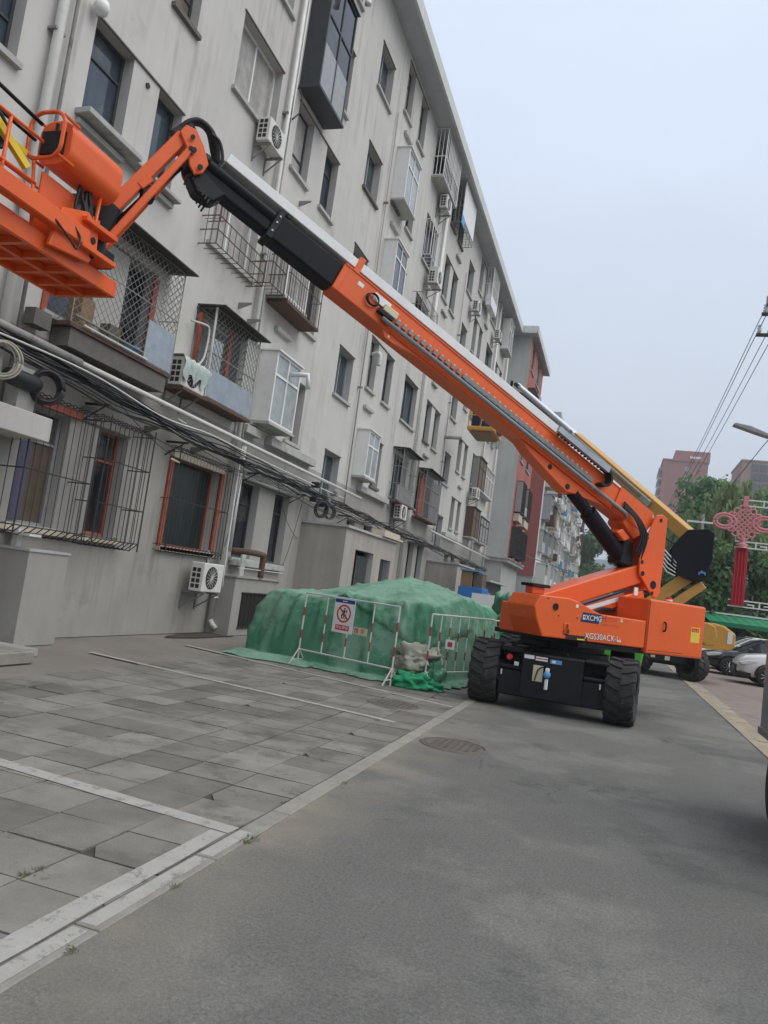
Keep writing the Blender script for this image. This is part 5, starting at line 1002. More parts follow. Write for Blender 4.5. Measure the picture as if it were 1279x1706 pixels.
# work platform (along the facade)
PX0, PX1, PYA, PYB, PZ = -7.12, -6.22, 5.15, 7.64, 4.65
b = MB().box(PX0, PX1, PYB-.05, PYB, PZ, PZ+.20).box(PX0, PX1, PYA, PYA+.05, PZ, PZ+.20).box(PX0, PX0+.05, PYA+.05, PYB-.05, PZ, PZ+.20).box(PX1-.05, PX1, PYA+.05, PYB-.05, PZ, PZ+.20); b.build('platform_frame', 'orange', OL, bevel=.01)
b = MB(); yy = PYA+.3
while yy < PYB-.1: b.box(PX0+.05, PX1-.05, yy, yy+.06, PZ+.01, PZ+.09); yy += .36
b.box(-6.70, -6.64, PYA+.05, PYB-.05, PZ+.005, PZ+.08).build('floor_joist', 'orange', OL)
MB().box(PX0+.04, PX1-.04, PYA+.04, PYB-.04, PZ+.092, PZ+.105).build('platform_floor', 'orange', OL)
b = MB(); r_ = .019
for (x, y) in [(PX0+.03, PYB-.03), (PX0+.03, 6.4), (PX0+.03, PYA+.03), (PX1-.03, PYA+.03), (PX1-.03, 5.7)]: b.bar((x, y, PZ+.2), (x, y, PZ+1.12), r_, sides=8)
for zz in (PZ+.65, PZ+1.12):
    b.bar((PX0+.03, PYB-.03, zz), (PX0+.03, PYA+.03, zz), r_, sides=8).bar((PX1-.03, 6.15, zz), (PX1-.03, PYA+.03, zz), r_, sides=8).bar((PX0+.03, PYA+.03, zz), (PX1-.03, PYA+.03, zz), r_, sides=8)
b.build('guard_rail', 'orange', OL, smooth=True)
def rrect(w_, h, r, n=12):
    P = []
    for (cx, cy, a0) in [(w_/2-r, h/2-r, 0), (-w_/2+r, h/2-r, 90), (-w_/2+r, -h/2+r, 180), (w_/2-r, -h/2+r, 270)]:
        for k in range(n+1): a = math.radians(a0+90*k/n); P.append((cx+r*math.cos(a), cy+r*math.sin(a)))
    return P
CX, CZ = -6.28, 5.88
MB().prism([(CX+p[0], CZ+p[1]) for p in rrect(.46, .52, .18)], 6.34, 7.22, 1).build('control_console_cover', 'orange', OL, bevel=.015)
b = MB(); P = rrect(.44, .52, .15); 
for k in range(len(P)): a, c_ = P[k], P[(k+1) % len(P)]; b.bar((CX+a[0], 6.20, CZ+a[1]), (CX+c_[0], 6.20, CZ+c_[1]), .022, sides=6)
for p in ((.2, .22), (-.2, .22), (.2, -.22), (-.2, -.22)): b.bar((CX+p[0], 6.20, CZ+p[1]), (CX+p[0], 6.44, CZ+p[1]), .018, sides=6)
b.build('console_frame', 'orange', OL); MB().box(CX-.16, CX+.14, 6.30, 6.42, CZ-.15, CZ+.12).build('control_panel', 'black_paint', OL, bevel=.01); MB().lathe([(0, .1), (.025, .09), (.02, 0)], (CX, 6.34, CZ+.12), 'z', 8).build('joystick', 'black_paint', OL)
for (a, c_) in [((CX-.15, 6.25, CZ-.25), (PX1-.03, 6.2, PZ+.2)), ((CX+.1, 7.05, CZ-.24), (PX1-.03, 7.1, PZ+.2)), ((CX-.18, 7.1, CZ-.24), (PX0+.2, 7.6, PZ+.2))]: MB().bar(a, c_, .02, sides=8).build('console_post', 'orange', OL, smooth=True)
MB().box(-6.34, -6.30, 6.28, 6.85, 4.86, 5.52).build('infill_plate', 'orange', OL, bevel=.01); MB().box(-6.32, -6.29, 6.95, 7.25, 4.95, 5.45).build('infill_plate', 'orange', OL, bevel=.01)
b = MB(); q = random.Random(3)
for k in range(9): a = q.uniform(6.75, 7.0); b.tube([(-6.26+q.uniform(-.05,.05), a, 5.62), (-6.2+q.uniform(-.04,.06), a+q.uniform(-.06,.06), 5.35), (-6.24+q.uniform(-.05,.05), a+q.uniform(-.05,.08), 5.12), (-6.30, 7.1, 5.0)], .017, 6)
b.build('platform_hoses', 'rubber', OL, smooth=True)
MB().box(-6.19, -6.05, 5.2, 6.85, 4.92, 5.12).build('support_beam', 'orange', OL, bevel=.015); MB().prism([(6.35, 4.72), (6.45, 5.20), (6.85, 5.35), (7.05, 5.25), (7.08, 4.98), (6.98, 4.80)], -6.18, -6.12, 0).build('support_plate', 'orange', OL, bevel=.01)
MB().box(-6.5, -6.04, 6.75, 7.3, 5.20, 5.26).box(-6.5, -6.04, 6.75, 7.35, 4.90, 4.96).build('rotator_bracket', 'orange', OL, bevel=.008); MB().lathe([(0, .32), (.11, .32), (.13, .3), (.13, 0), (0, 0)], (-6.35, 7.28, 4.95), sides=18).build('platform_rotator', 'black_paint', OL); MB().box(-6.55, -6.3, 7.30, 7.62, 5.0, 5.2).build('rotator_arm', 'black_paint', OL, bevel=.02)
MB().tube([(-6.05, 6.3, 4.98), (-6.0, 6.5, 4.85), (-6.0, 6.62, 4.80), (-6.03, 6.68, 4.95), (-6.06, 6.6, 5.05)], .012, 6).build('wire_loop', 'rubber', OL, smooth=True)
for (y, z) in [(6.98, 5.07), (6.55, 5.05), (7.0, 4.90)]: MB().lathe([(0, .008), (.04, .008), (.04, 0)], (-6.118, y, z), 'x', 12).build('plate_hole', 'black_paint', OL)
MB().bar((-6.6, 5.1, 6.25), (-6.35, 6.2, 6.0), .022, sides=8).bar((-6.75, 5.1, 6.08), (-6.4, 6.2, 5.82), .018, sides=8).build('guard_bar', 'black_paint', OL, smooth=True)
MB().box(-6.44, -6.43, 5.55, 6.15, 5.62, 5.68).bar((-6.5, 5.35, 5.98), (-6.3, 6.05, 5.42), .05, sides=4).build('lanyard_strap', 'label_yellow', OL)
hb_ = thing('hose_reel', 'black hose coil and red-blue bucket on the platform at the left edge', 'hose coil', (-6.6, 5.65, PZ+.11))
for k in range(6): MB().tube([(-6.5+.02*k, 5.6+.24*math.cos(t*math.pi/9), 5.62+.20*math.sin(t*math.pi/9)) for t in range(19)], .022, 6).build('turn', 'rubber', hb_, smooth=True)
MB().lathe([(0, 0), (.15, 0), (.18, .36), (.17, .36), (.14, .02)], (-6.5, 5.65, PZ+.11), sides=20).build('bucket', 'glass_pale', hb_, smooth=True); MB().lathe([(.155, .06), (.162, .16)], (-6.5, 5.65, PZ+.11), sides=20).build('bucket_band', 'print_red', hb_)

# ------------------------------------------------------------ yellow lift behind
YL = thing('boom_lift', 'yellow boom lift standing behind the orange one', 'boom lift', (1.5, 26.0, 0)); SY = Vector((1.5, 26.0, 0))
for (x, y, rz) in [(.80, 25.1, .9), (2.38, 24.85, .7), (.7, 27.6, .5), (2.5, 27.4, .5)]: wheel(YL, (x, y, .5), rz, x)
MB().box(.95, 2.3, 25.0, 27.6, .38, .85).box(1.0, 2.2, 24.75, 25.1, .45, .75).build('chassis_frame', 'black_paint', YL, bevel=.02)
MB().box(1.2, 1.32, 24.74, 24.75, .55, .68).box(1.6, 1.74, 24.74, 24.75, .52, .66).build('sticker', 'label_cream', YL)
MB().lathe([(0, .84), (.8, .84), (.8, 1.0), (0, 1.0)], SY, sides=30).build('slew_ring', 'rubber', YL)
AY = math.radians(132); YU = Vector((-math.sin(AY), -math.cos(AY), 0)); YN = Vector((math.cos(AY), -math.sin(AY), 0)) * -1
def yf(u, n, z): return SY + YU*u - YN*n + ZV*z
MB().box(.3, 3.2, 24.9, 27.0, 1.02, 1.12).build('turntable_deck', 'yellow', YL)
cwp = [(2.2, 1.06), (3.35, 1.02), (3.54, 1.16), (3.52, 1.56), (3.2, 1.76), (2.95, 1.80), (2.2, 1.80)]
MB().prism(cwp, 25.0, 26.8, 1).build('counterweight', 'yellow', YL, bevel=.05, seg=2); MB().prism([(2.72, 1.10), (2.95, 1.14), (3.02, 1.4), (2.95, 1.7), (2.7, 1.80), (2.55, 1.6), (2.5, 1.3)], 24.93, 25.0, 1).build('cover_boss', 'yellow', YL, bevel=.03, seg=2)
MB().box(3.30, 3.44, 24.985, 24.998, 1.25, 1.6).build('sticker', 'label_white', YL); MB().box(.4, 2.2, 25.0, 26.8, 1.12, 1.7).build('side_hood', 'yellow', YL, bevel=.05, seg=2)
PV = Vector((2.25, 26.0, 4.35)); TP = Vector((-5.55, 34.6, 11.75)); dB = (TP-PV).normalized(); LB_ = (TP-PV).length; hN = dB.cross(ZV).normalized(); hU = hN.cross(dB)
def yb(s, n, h): return PV + dB*s - hN*n + hU*h
MB(yb).box(0, LB_*.56, -.18, .18, -.24, .18).build('boom_base_section', 'yellow', YL, bevel=.02); MB(yb).box(LB_*.561, LB_*.97, -.15, .15, -.19, .13).build('boom_inner_section', 'alu', YL, bevel=.02)
MB(yb).box(LB_*.16, LB_*.56, .205, .30, -.10, .10).build('hose_tray', 'steel', YL); MB(yb).box(LB_*.2, LB_*.54, .305, .33, -.06, .06).build('tray_face', 'cardboard', YL); MB(yb).box(LB_*.5, LB_*.90, .205, .29, -.14, -.02).build('cable_tray', 'label_navy', YL)
MB(yb).bar((LB_*.57, .25, .12), (LB_*.92, .25, .12), .075, sides=12).build('top_tube', 'steel', YL); MB(yb).bar((LB_*.92, .25, .12), (LB_*.945, .25, .12), .10, sides=12).build('tube_cap', 'black_paint', YL)
for y_ in (25.3, 26.7):
    MB().prism([(1.72, 4.30), (1.95, 4.58), (2.55, 4.66), (2.72, 4.55), (2.72, 3.7), (2.55, 3.05), (2.30, 2.95), (1.80, 3.12), (1.52, 3.45), (1.55, 4.0)], y_-.03, y_+.03, 1).build('riser_plate', 'boom_black', YL, bevel=.02)
MB().box(1.8, 2.6, 25.33, 26.67, 3.2, 4.2).build('riser_core', 'boom_black', YL); MB().box(2.36, 2.40, 25.258, 25.268, 3.22, 3.30).box(2.40, 2.56, 25.258, 25.268, 3.27, 3.32).box(2.43, 2.47, 25.258, 25.268, 3.32, 3.36).box(2.53, 2.57, 25.258, 25.268, 3.22, 3.27).build('maker_mark', 'label_sky', YL)
def yarm(a, b_, h, y0, y1):
    A, B_ = Vector((a[0], 0, a[1])), Vector((b_[0], 0, b_[1])); d = (B_-A).normalized(); p = Vector((-d.z, 0, d.x)); p = -p if p.z > 0 else p
    MB().prism([(v_.x, v_.z) for v_ in (A, B_, B_+p*h, A+p*h)], y0, y1, 1).build('lower_arm', 'yellow', YL, bevel=.02)
yarm((.75, 2.15), (2.0, 3.30), .38, 25.5, 25.85); yarm((1.1, 1.80), (2.45, 3.05), .28, 25.40, 25.75)
k = MB()
for j in range(5): k.tube([(1.25, 25.4, 3.95-.12*j), (1.45, 25.3, 3.75-.14*j), (1.7, 25.28, 3.5-.1*j)], .02, 6)
k.build('hoses', 'label_white', YL, smooth=True); MB().tube([(1.2, 25.5, 4.6), (1.35, 25.4, 4.25), (1.6, 25.4, 4.1), (1.7, 25.4, 3.8)], .03, 6).build('hose', 'rubber', YL, smooth=True)
# its jib and work platform by the facade
BQ = Vector((-7.0, 37.4, 9.92)); MB().bar(TP, BQ + Vector((.9, -.2, .6)), .09, sides=4).bar(TP + Vector((.05, .1, -.2)), BQ + Vector((1.0, -.1, .3)), .05, sides=4).build('jib', 'boom_black', YL); MB().box(BQ.x+.62, BQ.x+1.1, BQ.y-.3, BQ.y+.4, BQ.z+.0, BQ.z+.9).build('jib_end', 'label_navy', YL, bevel=.04)
MB().box(BQ.x-.75, BQ.x+.6, BQ.y-1.2, BQ.y+1.2, BQ.z-.20, BQ.z).build('platform_frame', 'yellow', YL, bevel=.03); MB().box(BQ.x-.6, BQ.x+.45, BQ.y-1.0, BQ.y+1.0, BQ.z-.30, BQ.z-.202).build('platform_joists', 'cardboard', YL); MB().box(BQ.x+.2, BQ.x+.58, BQ.y-1.1, BQ.y-.6, BQ.z+.55, BQ.z+1.15).build('control_console', 'label_navy', YL, bevel=.05); MB().box(BQ.x+.3, BQ.x+.75, BQ.y-.5, BQ.y+.5, BQ.z-.1, BQ.z+.5).build('rotator', 'cardboard', YL, bevel=.05)
b = MB()
for zz in (.55, 1.1):
    for (a, c_) in (((-.7, -1.15), (.55, -1.15)), ((.55, -1.15), (.55, 1.15)), ((.55, 1.15), (-.7, 1.15)), ((-.7, 1.15), (-.7, -1.15))): b.bar((BQ.x+a[0], BQ.y+a[1], BQ.z+zz), (BQ.x+c_[0], BQ.y+c_[1], BQ.z+zz), .025, sides=6)
for (a, c_) in ((-.7, -1.15), (.55, -1.15), (.55, 1.15), (-.7, 1.15), (-.08, -1.15), (.55, 0), (-.7, 0)): b.bar((BQ.x+a, BQ.y+c_, BQ.z), (BQ.x+a, BQ.y+c_, BQ.z+1.1), .025, sides=6)
b.build('guard_rail', 'yellow', YL)
d_ = thing('drum', 'dark blue drum with pale lid on the yellow platform high by the facade', 'drum', BQ + Vector((-.42, -.85, 0))); MB().lathe([(0, 0), (.19, 0), (.20, .1), (.19, .4), (.20, .7), (.19, .82), (0, .82)], BQ + Vector((-.42, -.85, 0)), sides=18).build('body', 'navy_cloth', d_, smooth=True); MB().lathe([(0, .90), (.13, .89), (.19, .83), (.19, .821)], BQ + Vector((-.42, -.85, 0)), sides=18).build('lid', 'label_white', d_, smooth=True)
d_ = thing('bucket', 'blue and white paint bucket beside the drum on the yellow platform', 'bucket', BQ + Vector((.1, -.85, 0))); MB().lathe([(0, 0), (.2, 0), (.24, .5), (0, .5)], BQ + Vector((.1, -.85, 0)), sides=18).build('body', 'label_blue', d_, smooth=True); MB().lathe([(.245, .3), (.25, .52), (0, .54)], BQ + Vector((.1, -.85, 0)), sides=18).build('lid', 'label_white', d_, smooth=True)

# ================================================================== TARPAULIN HEAP
def tarp():
    t = thing('tarpaulin_heap', 'large heap covered by a pale green tarpaulin behind the striped barriers', 'tarpaulin', (-4.6, 15.2, 0))
    cor = [(-6.25, 13.45), (-2.95, 12.95), (-2.55, 17.4), (-6.2, 17.8)]
    n1, n2 = 280, 96; vs = []; fs = []
    # perimeter curve (rounded quad) and rings: ring parameter 0 = ground edge, 1 = centre
    P = []
    for i in range(n1):
        s = 4*i/n1; k = int(s) % 4; f = s-int(s); a, b_ = Vector(cor[k]), Vector(cor[(k+1) % 4]); P.append(a.lerp(b_, f))
    for _ in range(8): P = [(P[i-1]+P[i]*2+P[(i+1) % n1])/4 for i in range(n1)]
    cen = Vector((-4.3, 15.2))
    def top(x, y):                            # tent-like: ridges run from the peak to the corners
        dx, dy = abs(x+4.05)/1.75, abs(y-15.2)/2.2; dd = max(dx, dy, (dx+dy)*.70)
        z = 1.33 + .14*max(0, 1-abs(x+2.8)/1.3) + .52*max(0, 1-dd)**1.15
        z += .02*noise.noise((x*1.1, y*1.1, 0)) + .006*noise.noise((x*4, y*4, 2))
        c1 = abs(noise.noise((x*.9+y*.5, y*.7-x*.4, 5))); c2 = abs(noise.noise((x*1.8-y*1.1, y*1.5, 9)))
        return z + .045*max(0, 1-c1*9)**1.5 + .025*max(0, 1-c2*10) - .02
    for j in range(n2+1):
        v = j/n2
        for i in range(n1):
            p = P[i]; d = (p-cen); dn = d.normalized(); th = i/n1*2*math.pi
            ph_ = th*11+2.6*math.sin(th*4.3)+1.6*noise.noise((th*4, v*2.2, 1)); fold = .9*max(0, 1-abs(math.sin(ph_))*1.8)**1.4*1.6 - .2 + .55*max(0, 1-abs(noise.noise((th*9+v*2.4, v*2.2, 3)))*7) + .35*max(0, 1-abs(noise.noise((th*16-v*4, v*3, 7)))*8) + .3*noise.noise((th*4, v*1.5, 4))
            if v < .12:                       # skirt lying on the ground
                f = v/.12; out_ = (.22+.2*noise.noise((th*5, 0, 11))+.12*noise.noise((th*19, 0, 13))+.04*fold)*(1-f); q_ = p + dn*(out_+.10+.27+.2*noise.noise((th*3, 0, 21))); z = .02 + .05*abs(math.sin(f*9+fold*3+th*9))*(1-abs(2*f-1)**3) + .03*f
            elif v < .55:                     # falling side
                f = (v-.12)/.43; cs_ = 1-math.cos(f*math.pi/2); q_ = p + dn*(.10 - .32*(1-math.cos(f*math.pi/2)**.42) + (.27+.2*noise.noise((th*3, 0, 21)))*(1-f)**2.2 + (fold*.10*(.35+.65*math.sin(math.pi*min(1, f*1.1))) + .025*noise.noise((th*11, f*4, 2)))*(1-f)**.5); z = .04 + math.sin(f*math.pi/2)**.66*(top(*(p-dn*.22))-.05+.014*fold*f-.04)
                if f > .85: z = z - .0
            else:                             # top
                f = (v-.55)/.45; q_ = (p-dn*.22).lerp(cen, f); z = top(*q_) - .05*(1-f)**4 + .014*fold*(1-f)**3
            vs.append((q_.x, q_.y, z))
    for j in range(n2):
        for i in range(n1): fs.append((j*n1+i, j*n1+(i+1) % n1, (j+1)*n1+(i+1) % n1, (j+1)*n1+i))
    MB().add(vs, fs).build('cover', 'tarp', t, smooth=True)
    # a second sheet thrown over the front right, its hem running down aslant
    i0, i1 = int(n1*.11), int(n1*.36); ov = []; of = []; jt = int(n2*.80)
    def hem(i): u_ = (i-i0)/(i1-i0); return .20+.26*max(0, 1-u_*2.2)**1.1+.10*max(0, u_-.55)+.015*noise.noise((i*.25, 0, 0))
    for i in range(i0, i1+1):
        h0 = hem(i)
        for k in range(41):
            v = h0+(jt/n2-h0)*k/40; a = v*n2; j = min(int(a), n2-1); p0, p1 = Vector(vs[j*n1+i % n1]), Vector(vs[(j+1)*n1+i % n1]); p = p0.lerp(p1, a-j); d2 = Vector((p.x-cen.x, p.y-cen.y, 0)).normalized()
            lift = .045 if 0 < k < 39 and i0 < i < i1 else .012
            ov.append(p + d2*(lift+.02*noise.noise((i*.12, k*.12, 3))) + ZV*(lift*.6+.012*noise.noise((i*.2, k*.2, 8))))
    for i in range(i1-i0):
        for k in range(40): of.append((i*41+k, i*41+k+1, (i+1)*41+k+1, (i+1)*41+k))
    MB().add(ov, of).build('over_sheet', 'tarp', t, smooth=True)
    # loose folds left lying at the left front corner
    q = random.Random(8)
    for k in range(5):
        x0, y0 = -6.75+.12*k, 12.95-.04*k; pts = []
        g = []; ff = []; n, m_ = 22, 7
        for i in range(n+1):
            for j in range(m_+1):
                u_, v_ = i/n, j/m_-.5; g.append((x0+u_*1.3, y0+v_*.45+.06*math.sin(u_*7+k), .015+.075*max(0, math.cos(v_*math.pi))*(.4+abs(math.sin(u_*5+k*1.3+v_*6)))*min(1, 6*min(u_, 1-u_)+.1)))
        ff = [(i*(m_+1)+j, i*(m_+1)+j+1, (i+1)*(m_+1)+j+1, (i+1)*(m_+1)+j) for i in range(n) for j in range(m_)]
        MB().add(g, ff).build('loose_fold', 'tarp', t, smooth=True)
    return t
tarp()
def blob(name, label, cat, c_, r, m, seed, amp=.25, group=None, flat=.0):
    t = thing(name, label, cat, (c_[0], c_[1], 0), group); vs = []; fs = []; n1, n2 = 44, 24; q = Vector((seed*3.1, 0, 0))
    for j in range(n2+1):
        ph = math.pi*j/n2-math.pi/2
        for i in range(n1):
            th = 2*math.pi*i/n1; d = Vector((math.cos(ph)*math.cos(th), math.cos(ph)*math.sin(th), math.sin(ph))); k = 1+amp*noise.noise(d*1.7+q)+amp*.5*noise.noise(d*4+q)-amp*.7*abs(noise.noise(d*4.5+q*2))+amp*.2*noise.noise(d*10+q)
            vs.append((c_[0]+d.x*r[0]*k, c_[1]+d.y*r[1]*k, max(.01, c_[2]+d.z*r[2]*k)))
    fs = [(j*n1+i, j*n1+(i+1) % n1, (j+1)*n1+(i+1) % n1, (j+1)*n1+i) for j in range(n2) for i in range(n1)]
    MB().add(vs, fs).build('body', m, t, smooth=True); return t
blob('sandbag', 'dusty pale sack slumped at the right front corner of the tarpaulin', 'sack', (-3.1, 12.75, .45), (.46, .32, .24), 'sandbag', 1, .6)
blob('sandbag', 'lower dusty sack under the slumped one by the tarpaulin', 'sack', (-3.15, 12.72, .16), (.42, .28, .18), 'sandbag', 2, .6)
blob('green_sheet', 'crumpled vivid green plastic sheet on the ground between barrier feet', 'plastic sheet', (-2.98, 12.38, .10), (.42, .22, .17), 'tarp_bright', 3, .6)
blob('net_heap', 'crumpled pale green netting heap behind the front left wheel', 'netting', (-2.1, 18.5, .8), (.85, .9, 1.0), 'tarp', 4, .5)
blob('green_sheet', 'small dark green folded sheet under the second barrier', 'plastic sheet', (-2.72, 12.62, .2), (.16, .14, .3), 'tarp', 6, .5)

# ================================================================== BARRIERS
def barrier(a, b_, label, h=1.29, n=5, feet=True, lowz=.28, bands=True):
    A, B_ = Vector((*a, 0)), Vector((*b_, 0)); d = (B_-A).normalized(); t = thing('barrier_fence', label, 'barrier', A.lerp(B_, .5), 'striped construction barriers')
    nn = Vector((-d.y, d.x, 0)); r = .013
    MB().bar(A+ZV*h, B_+ZV*h, r*1.15, sides=6).build('top_rail', 'barrier_white', t); MB().bar(A+ZV*lowz, B_+ZV*lowz, r*1.15, sides=6).build('bottom_rail', 'barrier_white', t)
    for k in range(n):
        p = A.lerp(B_, k/(n-1)); zb = .0 if k in (0, n-1) else lowz; rr_ = r*1.25 if k in (0, n-1) else r
        b = MB(); b.bar(p+ZV*zb, p+ZV*h, rr_, sides=6); b.m = 1
        for z0 in (.48, .80 if k % 2 else .88): b.bar(p+ZV*z0, p+ZV*(z0+.15), rr_*1.08, sides=6)
        b.build('upright', ['barrier_white', 'barrier_red'], t)
    for p in (A, B_):
        b = MB(); b.bar(p+ZV*.30, p+nn*.22+ZV*.01, r, sides=6).bar(p+ZV*.30, p-nn*.22+ZV*.01, r, sides=6).bar(p+nn*.15+ZV*.10, p-nn*.15+ZV*.10, r*.8, sides=6); b.build('foot', 'barrier_white', t)
    return t, A, B_, d, nn
bt, A, B_, d, nn = barrier((-5.27, 12.83), (-3.33, 12.16), 'red and white barrier carrying the no climbing sign')
barrier((-2.84, 12.45), (-2.1, 14.35), 'red and white barrier between the tarpaulin and the front left wheel', n=8, h=1.24)
barrier((-2.35, 15.0), (-1.4, 19.4), 'red and white barrier behind the front left wheel', n=9, h=1.2)
# no climbing sign hung on the first barrier
sg = thing('warning_sign', 'white sign with blue header and red prohibition ring on the barrier', 'sign', A.lerp(B_, .48)+ZV*.7)
so = A.lerp(B_, .455) - nn*.035; 
if nn.y > 0: fr = -nn
else: fr = nn; so = A.lerp(B_, .455) + nn*.035
def sf(x, y, z): return so + d*x + fr*(-y) + ZV*(z)          # x along the sign, y depth, z up
SW, SB, ST_ = .225, .70, 1.285
MB(sf).box(-SW, SW, -.004, .004, SB, ST_).build('board', 'label_white', sg)
MB(sf).box(-SW+.01, SW-.01, -.006, -.0045, ST_-.075, ST_-.012).build('header', 'label_blue', sg); MB(sf).box(-.03, .05, -.0075, -.0065, ST_-.05, ST_-.035).box(-.05, -.035, -.0075, -.0065, ST_-.055, ST_-.03).build('header_print', 'label_white', sg)
def ring(cx, cz, r0, r1, y, n=40): 
    b = MB(sf); vs = []
    for i in range(n): a = 2*math.pi*i/n; vs += [(cx+r0*math.cos(a), y, cz+r0*math.sin(a)), (cx+r1*math.cos(a), y, cz+r1*math.sin(a))]
    return b.add(vs, [(2*i, 2*i+1, (2*i+3) % (2*n), (2*i+2) % (2*n)) for i in range(n)])
RC = 1.03; ring(0, RC, .125, .155, -.0055).build('prohibition_ring', 'label_red', sg)
b = MB(sf); c45 = .7071; b.add([(-.135*c45-.01, -.0075, RC+.135*c45-.012), (-.135*c45+.01, -.0075, RC+.135*c45+.012), (.135*c45+.01, -.0075, RC-.135*c45+.012), (.135*c45-.01, -.0075, RC-.135*c45-.012)], [(0,1,2,3)]).build('slash', 'label_red', sg)
b = MB(sf); y_ = -.0055
def disc(cx, cz, r, n=14): b.add([(cx+r*math.cos(2*math.pi*i/n), y_, cz+r*math.sin(2*math.pi*i/n)) for i in range(n)], [tuple(range(n))])
def strip(a, c_, w_): p, q_ = Vector((a[0], 0, a[1])), Vector((c_[0], 0, c_[1])); e_ = (q_-p).normalized(); o_ = Vector((-e_.z, 0, e_.x))*w_/2; b.add([(v_.x, y_, v_.z) for v_ in (p+o_, q_+o_, q_-o_, p-o_)], [(0,1,2,3)])
disc(.012, RC+.085, .018); strip((.008, RC+.06), (-.012, RC-.005), .045); strip((.015, RC+.05), (.045, RC+.03), .016); strip((.045, RC+.03), (.06, RC+.075), .014); strip((-.012, RC), (-.045, RC-.04), .03); strip((-.045, RC-.04), (-.035, RC-.09), .022); strip((.0, RC), (.012, RC-.05), .026); strip((.012, RC-.05), (-.012, RC-.085), .02); strip((.05, RC+.02), (.03, RC-.11), .006); strip((.065, RC+.07), (.045, RC-.10), .004)
b.build('climbing_figure', 'print_black', sg)
MB(sf).box(-.15, .15, -.006, -.0045, .745, .835).build('text_box', 'label_red', sg); text('lettering', '禁止攀登', .068, 'label_white', sg, frame_matrix(sf(0, -.0075, .79), d, ZV), .0004)
pl2 = thing('small_plate', 'small pale plate with red characters right of the no climbing sign', 'sign', A.lerp(B_, .65)+ZV*.75)
so = so + d*.40; MB(sf).box(-.15, .14, -.004, .004, .72, .84).build('board', 'label_cream', pl2); text('lettering', '禁', .09, 'print_red', pl2, frame_matrix(sf(.05, -.0055, .78), d, ZV), .0004); MB(sf).box(-.12, -.105, -.006, -.0045, .74, .82).box(-.09, -.075, -.006, -.0045, .74, .82).box(-.06, -.045, -.006, -.0045, .74, .82).box(-.12, -.045, -.006, -.0045, .80, .812).build('worn_print', 'print_red', pl2)
pt = thing('small_plate', 'small white notice tied to the second barrier', 'sign', (-2.6, 12.95, .7)); MB().box(-2.66, -2.50, 12.90, 12.91, .68, .84).build('board', 'label_white', pt); MB().box(-2.62, -2.54, 12.896, 12.899, .72, .80).build('print', 'print_red', pt)
# board fence and red-white hoarding beyond
hd = thing('hoarding', 'pale site hoarding with red frame beyond the tarpaulin', 'hoarding', (-3.2, 24, 0)); MB().box(-4.3, -2.6, 24.0, 24.06, .2, 1.75).build('panel', 'label_white', hd); MB().box(-2.55, -1.4, 22.0, 22.04, .5, .56).box(-2.55, -1.4, 22.0, 22.04, 1.25, 1.31).box(-2.55, -2.49, 22.0, 22.04, .1, 1.3).box(-1.46, -1.4, 22.0, 22.04, .1, 1.3).build('red_frame', 'barrier_red', hd)
bn = thing('rubbish_bin', 'vivid green bin glimpsed under the orange turntable', 'bin', (-.1, 20.5, 0)); MB().prism([(-.55, .25), (.75, .25), (.85, 1.12), (-.65, 1.12)], 20.2, 21.2, 1).build('body', 'bright_green', bn, bevel=.04); MB().box(-.7, .9, 20.15, 21.25, 1.125, 1.18).build('lid', 'bright_green', bn, bevel=.02)
ov = thing('overhead_cable', 'thin green cable strung from the far wall across the street', 'cable', (-7, 62, 5.6)); a0, a1 = Vector((-7.3, 61, 5.5)), Vector((3.5, 70, 4.6)); MB().tube([a0.lerp(a1, i/14)+Vector((0, 0, -.5*math.sin(math.pi*i/14))) for i in range(15)], .03, 5).build('wire', 'canopy_green', ov)

